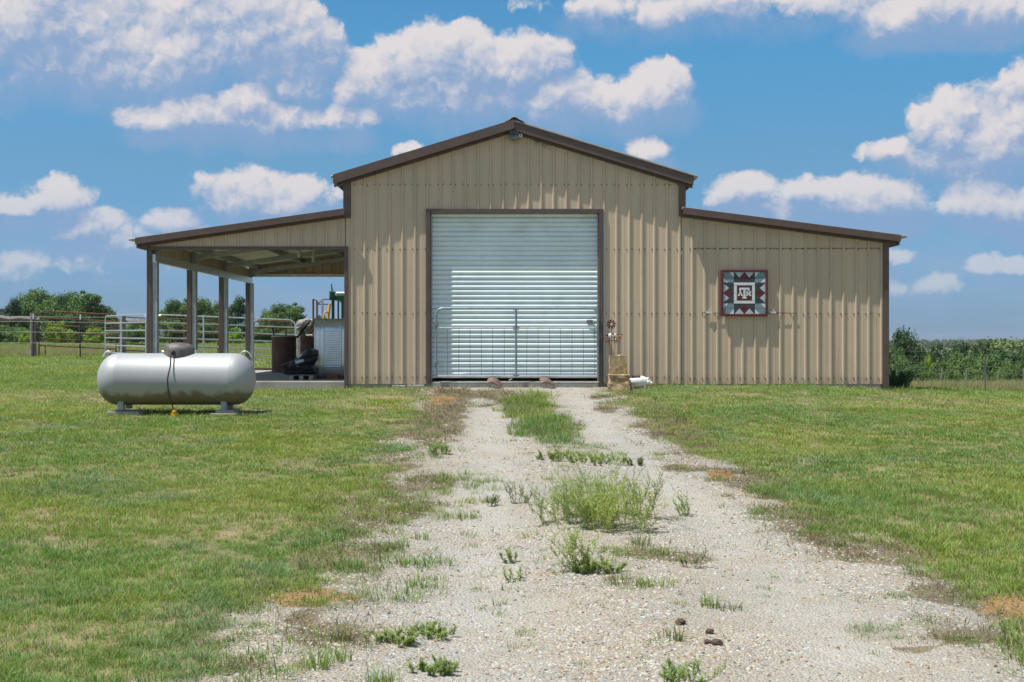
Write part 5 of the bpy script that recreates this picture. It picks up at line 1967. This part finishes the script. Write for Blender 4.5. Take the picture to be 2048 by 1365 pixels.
def crown_arrays(seed, w, h, nclump, nleaf, ls, low=.12, lop=.25):
    """leaf cards in many clumps spread through an uneven crown; base of the tree at z = 0"""
    r_ = np.random.default_rng(seed)
    cl = []
    for i in range(nclump):
        u = r_.uniform(-1, 1, 3)
        while np.dot(u, u) > 1 or (np.dot(u, u) < .20 and r_.random() < .7):
            u = r_.uniform(-1, 1, 3)
        zc = low * h + (h - low * h) * (u[2] * .5 + .5)
        tz_ = (zc - low * h) / (h - low * h)
        wid = w / 2 * (1 - .42 * max(0, tz_ - .45) / .55) * (1 - .25 * max(0, .3 - tz_) / .3)
        c = np.array([u[0] * wid * .88, u[1] * wid * .88, zc * .94])
        cl.append((c, w * r_.uniform(.10, .19)))
    for i in range(max(2, nclump // 6)):       # sprays that break the outline
        a = r_.uniform(0, 6.28)
        tz_ = r_.uniform(.3, 1.0)
        cl.append((np.array([math.cos(a) * w * .42 * (1.1 - .75 * tz_), math.sin(a) * w * .42 * (1.1 - .75 * tz_), h * (low + (.97 - low) * tz_)]), w * r_.uniform(.05, .09)))
    per = nleaf // len(cl)
    Vs = []
    rn = []
    for c, rad in cl:
        k = int(per * (rad / (w * .145)) ** 1.6) + 8
        d = r_.normal(size=(k, 3))
        d /= np.linalg.norm(d, axis=1)[:, None]
        rr_ = rad * (r_.random(k) ** .45) * r_.uniform(.8, 1.15, k)
        p = c + d * rr_[:, None] * np.array([1.0, 1.0, .82])
        nrm = d + r_.normal(size=(k, 3)) * .55 + np.array([0, 0, .45])
        nrm /= np.linalg.norm(nrm, axis=1)[:, None]
        t1 = np.cross(nrm, r_.normal(size=(k, 3)))
        t1 /= np.linalg.norm(t1, axis=1)[:, None]
        t2 = np.cross(nrm, t1)
        s = ls * r_.uniform(.6, 1.35, k)
        a, b = t1 * s[:, None] * .62, t2 * s[:, None] * .40
        quad = np.stack([p - a, p - b * 1.0 + a * .1, p + a, p + b * 1.0 + a * .1], 1)
        Vs.append(quad.reshape(-1, 3))
        base = r_.random()
        q = np.clip(base * .6 + r_.random(k) * .4, 0, 1)
        rn.append(np.repeat(q, 4))
    V = np.concatenate(Vs)
    Q = np.arange(len(V)).reshape(-1, 4)
    return V, Q, np.concatenate(rn), cl


def trunk_mesh(seed, h, w, cl, low):
    r_ = random.Random(seed)
    mb = MB()
    tr = .030 * h + .03
    top = (r_.uniform(-.05, .05) * w, r_.uniform(-.05, .05) * w, h * .72)
    mid = (top[0] * .5 + r_.uniform(-.03, .03) * w, top[1] * .5, h * .36)
    mb.tube([(0, 0, -.3), (mid[0] * .3, mid[1] * .3, h * .12), mid, top], tr, 9, True, tr * .25)
    for c, rad in cl[:14]:
        s = Vector(mid).lerp(Vector(top), max(0, min(.9, (c[2] - h * .4) / h)))
        e = Vector(c)
        m_ = s.lerp(e, .5) + Vector((0, 0, -.06 * h * r_.random()))
        mb.tube([s, m_, e], tr * .34, 6, True, tr * .08)
    return mb.mesh('trunk', M['bark'], (0, 0, 0), True)


PROTO = {}
def proto(key, seed, w, h, nclump, nleaf, ls, m, low=.12):
    V, Q, rn, cl = crown_arrays(seed, w, h, nclump, nleaf, ls, low)
    PROTO[key] = (arr_mesh('crown', V, Q, rn, m), trunk_mesh(seed, h, w, cl, low), w, h)
proto('oak0', 21, 8.0, 7.5, 44, 15000, .22, M['leaf_a'], .10)
proto('oak1', 22, 7.0, 8.0, 40, 14000, .22, M['leaf_a'], .14)
proto('oak2', 23, 8.5, 6.5, 46, 15000, .22, M['leaf_a'], .06)
proto('dark0', 24, 6.0, 7.0, 36, 12000, .20, M['leaf_b'], .06)
proto('dark1', 25, 7.0, 6.0, 38, 12000, .20, M['leaf_b'], .04)
proto('darkbig', 31, 8.0, 7.0, 46, 15000, .22, M['leaf_b'], .06)
proto('bush0', 26, 5.0, 3.2, 30, 9000, .16, M['leaf_m'], .02)
proto('bush1', 27, 4.2, 3.0, 28, 9000, .16, M['leaf_m'], .02)
proto('bright0', 28, 4.5, 2.6, 26, 8000, .15, M['leaf_y'], .02)
proto('sparse', 29, 5.0, 7.0, 22, 3600, .20, M['leaf_a'], .3)


def plant(key, px, Y, py_top, label, name='tree', cat='tree', group='trees beyond the fences', wpx=None, rz=None, zb=None):
    """stand a copy at a photo column and distance so that its top reaches a photo row"""
    cr, tk, w, h = PROTO[key]
    x = (px - 1024) * Y / F
    z0 = (gz1(x, Y) if zb is None else zb)
    zt = zz(py_top, Y)
    k = max(.25, (zt - z0) / h)
    kw = k if wpx is None else wpx * Y / F / w
    root = thing(name, label, cat, (x, Y, z0), group)
    root.rotation_euler = (0, 0, rz if rz is not None else random.uniform(0, 6.28))
    root.scale = (kw, kw, k)
    for nm, me in (('crown', cr), ('trunk', tk)):
        o = bpy.data.objects.new(nm, me)
        COL.objects.link(o)
        o.parent = root
    return root
LT = 'trees left of the barn'
plant('oak1', 165, 150, 572, 'tallest dark oak behind the rusty gate, far left', group=LT, wpx=110)
plant('oak0', 75, 152, 578, 'broad dark oak left of the tallest one, far left', group=LT, wpx=120)
plant('oak2', 120, 145, 588, 'round dark oak filling the gap between the two tall oaks', group=LT, wpx=110)
plant('dark0', 28, 148, 594, 'narrow dark tree at the left end of the grove, above the wooden rail', group=LT, wpx=55)
plant('oak2', 205, 158, 612, 'lower dark tree on the right shoulder of the left grove', group=LT, wpx=70)
plant('dark1', 228, 165, 621, 'small dark tree at the right end of the left grove', group=LT, wpx=40)
plant('dark1', -10, 160, 618, 'low dark tree cut by the left edge of the picture', group=LT, wpx=90)
plant('oak1', 357, 150, 590, 'oak seen between the first and second carport posts', group=LT, wpx=80)
plant('oak0', 405, 152, 596, 'oak seen right of the second carport post', group=LT, wpx=80)
plant('oak2', 440, 155, 604, 'low oak seen behind the third carport post', group=LT, wpx=70)
plant('dark0', 478, 148, 590, 'tall dark tree seen between the third and fourth carport posts', group=LT, wpx=62)
plant('sparse', 318, 170, 606, 'thin open tree just right of the first carport post', group=LT, wpx=34)
plant('oak1', 577, 128, 599, 'round oak seen through the rear of the carport right of the last post', group=LT, wpx=98)
plant('oak0', 540, 135, 618, 'smaller oak on the left shoulder of the round oak', group=LT, wpx=60)
plant('sparse', 556, 120, 608, 'thin open tree in front of the round oak', group=LT, wpx=44)
plant('dark1', 645, 160, 632, 'low dark tree behind the squeeze chute', group=LT, wpx=60)
BL = 'bushes along the left field'
for i, (px, Y, top, key, lab, wp_) in enumerate((
    (40, 104, 655, 'bush0', 'green bush below the wooden rail, far left', 70), (5, 108, 650, 'bush1', 'green bush at the left edge below the rail', 60),
    (115, 100, 643, 'bright0', 'bright yellow green bush behind the left half of the rusty gate', 62), (52, 98, 662, 'bright0', 'bright yellow green bush left of the thick wooden post', 34),
    (190, 101, 655, 'bright0', 'bright yellow green bush behind the right half of the rusty gate', 54), (155, 106, 664, 'bush1', 'mid green bush between the two bright bushes', 46),
    (228, 103, 664, 'bush0', 'mid green bush behind the grey corner panel', 50), (275, 112, 640, 'bush0', 'tall green bush behind the corral corner post', 70),
    (345, 110, 640, 'bush1', 'green bush behind the first and second carport posts', 80), (415, 108, 645, 'bush0', 'green bush behind the long grey panel, right of the second post', 80),
    (470, 105, 655, 'bright0', 'yellow green bush behind the long grey panel by the fourth post', 46), (525, 106, 655, 'bush1', 'green bush behind the panel left of the barrel', 60),
    (580, 100, 658, 'bush0', 'green bush behind the open barrel', 60), (635, 102, 655, 'bush1', 'green bush behind the stock tank', 60))):
    plant(key, px, Y, top, lab, 'bush', 'bush', BL, wpx=wp_)
RT = 'trees right of the barn'
plant('darkbig', 1800, 84, 659, 'dark round tree just right of the barn corner', group=RT, wpx=112)
plant('oak2', 1784, 78, 695, 'green tree partly hidden by the barn corner', group=RT, wpx=110)
plant('dark1', 1876, 105, 690, 'dark tree left of the two dark round ones in the valley', group=RT, wpx=80)
plant('dark0', 1915, 98, 678, 'dark round tree in the middle of the valley', group=RT, wpx=95)
plant('dark1', 1966, 112, 684, 'dark tree right of the middle valley tree', group=RT, wpx=85)
plant('dark0', 2030, 90, 700, 'dark tree at the right edge of the picture', group=RT, wpx=100)
plant('oak0', 2080, 100, 690, 'broad tree beyond the right edge of the picture', group=RT, wpx=70)
plant('oak1', 1845, 125, 698, 'pale green tree far down the valley', group=RT, wpx=75)
plant('sparse', 2052, 60, 664, 'thin tree whose twig tip enters at the right edge', group=RT, wpx=14)
BR = 'bushes along the meadow'
for i, (px, Y, top, key, lab, wp_) in enumerate((
    (1800, 66, 712, 'bush0', 'green bush behind the meadow next to the barn corner', 80), (1838, 68, 726, 'bush1', 'green bush second from the barn corner', 60),
    (1855, 72, 712, 'bright0', 'light yellow green bush behind the leaning posts', 34), (1885, 66, 722, 'bush0', 'dense green bush behind the leaning post', 70),
    (1925, 67, 706, 'bush1', 'tall green bush in the middle of the meadow edge', 80), (1975, 66, 708, 'bush0', 'broad green bush behind the slim steel post', 90),
    (2020, 65, 722, 'bush1', 'green bush near the right edge of the meadow', 70), (2060, 66, 712, 'bush0', 'green bush cut by the right edge of the picture', 80),
    (1950, 60, 738, 'bush1', 'low green bush in front of the broad one', 70), (1905, 60, 740, 'bush0', 'low green bush under the tall one', 70), (2010, 60, 738, 'bush0', 'low green bush in front at the right edge', 70),
    (1850, 60, 742, 'bush0', 'low green bush left of the leaning posts', 80), (1790, 58, 738, 'bush1', 'low green bush by the corner plant', 60))):
    plant(key, px, Y, top, lab, 'bush', 'bush', BR, wpx=wp_)

# a lighter wooded slope and the far ridge
def far_wood(name, label, x0, x1, y0, y1, n, hmin, hmax, ls, m, seed, per=260):
    r_ = np.random.default_rng(seed)
    Vs, rn = [], []
    for i in range(n):
        Y = r_.uniform(y0, y1)
        px = r_.uniform(x0, x1)
        x = (px - 1024) * Y / F
        h = r_.uniform(hmin, hmax)
        z = gz1(x, Y)
        k = per
        d = r_.normal(size=(k, 3)); d /= np.linalg.norm(d, axis=1)[:, None]
        d[:, 2] = np.abs(d[:, 2]) * 1.0 - .15
        p = np.array([x, Y, z + h * .30]) + d * np.array([h * .62, h * .62, h * .70]) * (r_.random(k)[:, None] ** .4)
        nrm = d + r_.normal(size=(k, 3)) * .5
        nrm /= np.linalg.norm(nrm, axis=1)[:, None]
        t1 = np.cross(nrm, r_.normal(size=(k, 3))); t1 /= np.linalg.norm(t1, axis=1)[:, None]
        t2 = np.cross(nrm, t1)
        s = ls * r_.uniform(.6, 1.3, k)
        quad = np.stack([p - t1 * s[:, None] * .6, p - t2 * s[:, None] * .45, p + t1 * s[:, None] * .6, p + t2 * s[:, None] * .45], 1)
        Vs.append(quad.reshape(-1, 3))
        rn.append(np.repeat(np.clip(r_.random() * .6 + r_.random(k) * .4, 0, 1), 4))
    V = np.concatenate(Vs)
    o = bpy.data.objects.new(name, arr_mesh(name, V, np.arange(len(V)).reshape(-1, 4), np.concatenate(rn), m))
    COL.objects.link(o)
    o['kind'] = 'stuff'
    o['label'] = label
M['leaf_far'] = leaf_mat('far_leaves', (.075, .105, .032), (.105, .135, .040), None, .02, trans=.1, fine=(.7, 1.2))
M['leaf_slope'] = leaf_mat('slope_leaves', (.115, .165, .042), (.15, .20, .05), None, .06, trans=.1, fine=(.75, 1.2))
far_wood('slope_wood', 'light green wooded slope beyond the valley on the right', 1975, 2300, 220, 330, 150, 6.5, 9.5, .48, M['leaf_slope'], 71, 420)
far_wood('valley_wood', 'dark wood filling the valley floor on the right', 1760, 2250, 120, 260, 170, 4.0, 6.0, .55, M['leaf_b'], 72)
far_wood('ridge_wood', 'wooded ridge on the far horizon', 1700, 2400, 1050, 1700, 700, 5, 8.5, 1.4, M['leaf_far'], 73, 170)
far_wood('horizon_wood', 'wooded skyline far to the left', -500, 760, 800, 1100, 260, 8, 13, 1.6, M['leaf_far'], 74, 200)

# ------------------------------------------------------------------ plant with strap leaves at the barn corner
cx_, cy_ = (1792 - 1024) * 25.6 / F, 25.6
cz_ = gz1(cx_, cy_)
cp = thing('lily_clump', 'dark green clump of strap leaves growing at the right corner of the barn', 'plant', (cx_, cy_, cz_))
def strap(seed):
    r_ = random.Random(seed)
    L_ = r_.uniform(.40, .66)
    ben = r_.uniform(.4, 1.1)
    V, Q = [], []
    n = 7
    for i in range(n + 1):
        f = i / n
        w = .019 * (math.sin(math.pi * (f * .86 + .10)) ** .7)
        V += [(L_ * ben * .75 * f ** 1.5, -w, L_ * f * (1 - .38 * ben * f * f) + .002), (L_ * ben * .75 * f ** 1.5, 0, L_ * f * (1 - .38 * ben * f * f) - .005), (L_ * ben * .75 * f ** 1.5, w, L_ * f * (1 - .38 * ben * f * f) + .002)]
    for i in range(n):
        o = 3 * i
        Q += [(o, o + 1, o + 4, o + 3), (o + 1, o + 2, o + 5, o + 4)]
    V = np.array(V)
    return arr_mesh('leaf', V, np.array(Q), np.full(len(V), r_.random()), M['strap'], True)
M['straw'] = mat('pale_stalk', (.42, .45, .28), .7, 0, .1, 20)
M['strap'] = leaf_mat('strap_leaves', (.055, .14, .055), (.09, .20, .075), None, 2.0, trans=.2, rough=.35, fine=(.8, 1.2))
sm = [strap(i) for i in range(6)]
for i in range(80):
    o = bpy.data.objects.new('leaf', random.choice(sm))
    COL.objects.link(o)
    o.parent = cp
    a = random.uniform(0, 6.28)
    r_ = .20 * math.sqrt(random.random())
    o.location = (r_ * math.cos(a) * 1.2, r_ * math.sin(a), 0)
    o.rotation_euler = (0, random.uniform(-.15, .25), a + random.uniform(-.5, .5))
    s = random.uniform(.75, 1.25)
    o.scale = (s, s, s)

M['weed_bright'] = leaf_mat('bright_weed_leaves', (.36, .44, .13), (.42, .47, .14), None, 1.5)
for i in range(7):
    a = random.uniform(-.9, .9)
    mb = MB()
    b0 = (cx_ + random.uniform(-.1, .1), cy_ + random.uniform(-.1, .1), cz_ + .1)
    mb.tube([b0, (b0[0] + a * .22, b0[1] - .06, cz_ + .42), (b0[0] + a * .52, b0[1] - .12, cz_ + random.uniform(.55, .72))], .006, 5, True, .003)
    mb.build('stalk', M['straw'], cp)
# ------------------------------------------------------------------ weeds on the driveway
def weed_mesh(seed, w, h, nst, leaf, m, spread=.5):
    """upright branching stems with many small leaves"""
    r_ = random.Random(seed)
    V, Q, rn = [], [], []
    def quad(p, d, side, l, wd, q):
        o = len(V)
        V.extend([tuple(p), tuple(p + d * l * .45 + side * wd), tuple(p + d * l), tuple(p + d * l * .45 - side * wd)])
        Q.append((o, o + 1, o + 2, o + 3)); rn.extend([q] * 4)
    def stem(p, d, l, depth, q):
        n = 7 if depth == 0 else 4
        for i in range(n):
            d2 = (d + Vector((r_.uniform(-.32, .32), r_.uniform(-.32, .32), .04))).normalized()
            e = p + d2 * (l / n)
            s = d2.cross(Vector((r_.uniform(-1, 1), r_.uniform(-1, 1), .1))).normalized()
            o = len(V)
            t = .0022 if depth == 0 else .0014
            V.extend([tuple(p - s * t), tuple(p + s * t), tuple(e + s * t), tuple(e - s * t)]); Q.append((o, o + 1, o + 2, o + 3)); rn.extend([q * .6] * 4)
            for k in range(5):
                a = Vector((r_.uniform(-1, 1), r_.uniform(-1, 1), r_.uniform(.0, .9))).normalized()
                sd_ = a.cross(Vector((0, 0, 1)))
                if sd_.length < .05: continue
                sd_.normalize()
                quad(p.lerp(e, r_.random()), a, (sd_ + Vector((0, 0, r_.uniform(-.6, .6)))).normalized(), leaf * r_.uniform(.5, 1.15), leaf * .12, min(1, max(0, q + r_.uniform(-.25, .25))))
            if depth == 0 and i > 1 and r_.random() < .9:
                a = Vector((r_.uniform(-1, 1), r_.uniform(-1, 1), r_.uniform(.4, 1.2))).normalized()
                stem(e, a, l * .32, 1, q)
            p, d = e, d2
    for i in range(nst):
        a = r_.uniform(0, 6.28)
        r0 = math.sqrt(r_.random())
        p = Vector((w / 2 * r0 * math.cos(a), w / 2 * r0 * math.sin(a) * .75, 0))
        d = Vector((math.cos(a) * spread * r0, math.sin(a) * spread * r0, 1)).normalized()
        stem(p, d, h * r_.uniform(.35, 1.05), 0, r_.random() * .75)
    return arr_mesh('weed', np.array(V), np.array(Q), np.array(rn), m)

def weed(px, py, w, h, nst, leaf, label, name='weed_clump', cat='weed', group='weeds on the driveway', m=None, seed=0, spread=.5):
    x, y, z = GS(px, py)
    o = bpy.data.objects.new(name, weed_mesh(seed, w, h, nst, leaf, m or M['weed'], spread))
    COL.objects.link(o)
    o.location = (x, y, z - .01)
    tag(o, label, cat, group)
weed(1140, 1050, .48, .38, 46, .024, 'left part of the largest bushy green weed in the middle of the driveway', seed=1)
weed(1232, 1060, .52, .40, 66, .024, 'right yellow green part of the largest bushy weed in the middle of the driveway', seed=2, m=M['weed_bright'])
weed(1195, 1032, .60, .40, 50, .024, 'rear part of the largest bushy weed in the middle of the driveway', seed=3)
weed(1280, 1030, .40, .42, 18, .026, 'thin grey green stems at the right side of the largest bushy weed', seed=4, m=M['weed_grey'])
weed(1160, 1140, .22, .30, 16, .028, 'tall thin weed in front of the largest bushy weed', seed=5)
weed(1195, 1143, .30, .10, 50, .022, 'low leafy weed at the foot of the tall thin weed', seed=6, spread=1.1)
weed(1195, 926, .6, .13, 50, .024, 'low leafy weed patch behind the largest bushy weed', seed=7, spread=1.1)
weed(1105, 920, .34, .12, 30, .024, 'low leafy weed left of the patch behind the largest weed', seed=8)
weed(1372, 1024, .12, .20, 9, .022, 'lone feathery weed right of the largest bushy weed', seed=9)
weed(1275, 925, .22, .10, 12, .026, 'small dark weed on the right wheel track near the barn', seed=10, m=M['weed_grey'])
weed(1042, 1003, .16, .20, 9, .022, 'wispy weed left of the largest bushy weed', seed=11, m=M['weed_grey'])
weed(1020, 1118, .09, .10, 7, .020, 'small forked weed on the left wheel track', seed=12)
weed(1027, 1155, .12, .10, 6, .018, 'thin seedling below the small forked weed', seed=13)
weed(795, 1282, .16, .085, 22, .020, 'leafy weed low on the left edge of the gravel', seed=14, spread=1.1)
weed(870, 1262, .24, .08, 26, .018, 'leafy weed row on the left part of the gravel', seed=15, spread=1.1)
weed(868, 1335, .17, .08, 24, .020, 'leafy weed near the bottom edge left of centre', seed=16, spread=1.1)
weed(1372, 1375, .20, .14, 20, .020, 'feathery weed cut by the bottom edge right of centre', seed=17)
weed(1385, 1132, .12, .15, 5, .020, 'wispy weed right of the low grassy patch', seed=18, m=M['weed_grey'])
weed(880, 908, .2, .15, 14, .026, 'leafy weed on the left verge of the gravel', seed=19)
weed(985, 1005, .10, .10, 7, .020, 'tiny weed further left of the wispy weed', seed=20, m=M['weed_grey'])
weed(755, 1283, .08, .09, 6, .018, 'thin seedling at the brown patch, lower left', seed=21)

def tuft_obj(px, py, rad, h, n, label, m, seed, lean=1.0, wid=.006):
    x, y, z = GS(px, py)
    V, Q, rn = blades(n, rad, h * .45, h, wid, lean, 4, random.Random(seed))
    o = bpy.data.objects.new('grass_tuft', arr_mesh('grass_tuft', V, Q, rn, m))
    COL.objects.link(o)
    o.location = (x, y, z)
    tag(o, label, 'grass tuft', 'grass tufts on the driveway')
T = [(635, 1335, .055, .13, 46, 'spiky green tuft near the bottom edge left of the gravel', 0), (680, 1280, .06, .15, 46, 'spiky grey green tuft on the brown patch, lower left', 1), (690, 1318, .045, .09, 30, 'small green tuft between two larger ones, lower left', 0),
     (832, 1170, .065, .09, 50, 'round low green tuft at the left of the gravel', 0), (615, 1140, .07, .14, 50, 'grey green tuft at the lawn edge, left', 1), (740, 1140, .10, .11, 70, 'wide grey green tuft left of the gravel', 1),
     (800, 1048, .11, .13, 80, 'bright green tuft on the dry patch left of the gravel', 0), (930, 1030, .08, .12, 50, 'green tuft on the left wheel track edge', 0), (840, 1075, .07, .11, 40, 'green tuft right of the dry patch', 0),
     (770, 1100, .09, .14, 40, 'tall thin tuft between dry patches, left', 1), (1280, 1090, .09, .17, 44, 'grey brown upright tuft right of the tall thin weed', 1), (1330, 1105, .10, .10, 50, 'low brown green tuft on the mid driveway', 1),
     (1245, 1165, .12, .14, 60, 'grey green tuft at the left of the low grassy patch', 1), (1310, 1172, .14, .09, 90, 'dense low green patch on the right wheel track', 0), (1420, 1212, .06, .14, 40, 'green tuft on the right wheel track', 0), (1455, 1215, .09, .09, 40, 'brownish tuft beside the right wheel track tuft', 1),
     (1345, 1280, .07, .13, 40, 'grey green tuft in front of the roundest brown clod', 1), (1000, 1200, .05, .08, 20, 'small tuft on the left wheel track', 0), (1310, 800, .09, .15, 30, 'small tuft near the pig planter', 0), (770, 1360, .09, .13, 60, 'leafy green tuft cut by the bottom edge, left', 0),
     (1045, 830, .22, .20, 120, 'grass tuft on the crown of the driveway near the door', 1), (1085, 862, .22, .20, 120, 'grass tuft on the crown below the one near the door', 0), (1110, 880, .20, .18, 90, 'lowest grass tuft on the crown below the door', 0), (1065, 800, .20, .15, 90, 'topmost grass tuft on the crown below the door', 1)]
for i, (a, b, r_, h, n, lab, k) in enumerate(T):
    tuft_obj(a, b, r_, h, n, lab, M['weed_grey'] if k else M['grass'], 300 + i)

# ------------------------------------------------------------------ haze: thin air between here and the far ridge
hz_m = bpy.data.materials.new('haze')
hz_m.use_nodes = True
hz_m.node_tree.nodes.clear()
_o = hz_m.node_tree.nodes.new('ShaderNodeOutputMaterial')
_v = hz_m.node_tree.nodes.new('ShaderNodeVolumePrincipled')
_v.inputs['Color'].default_value = (.80, .88, 1.0, 1)
_v.inputs['Density'].default_value = HAZE
_v.inputs['Anisotropy'].default_value = 0.2
hz_m.node_tree.links.new(_v.outputs[0], _o.inputs['Volume'])
mb = MB()
mb.box(-2900, 2900, -260, 3000, -32, 15)
hz_o = mb.build('haze', hz_m, None)
hz_o['kind'] = 'stuff'
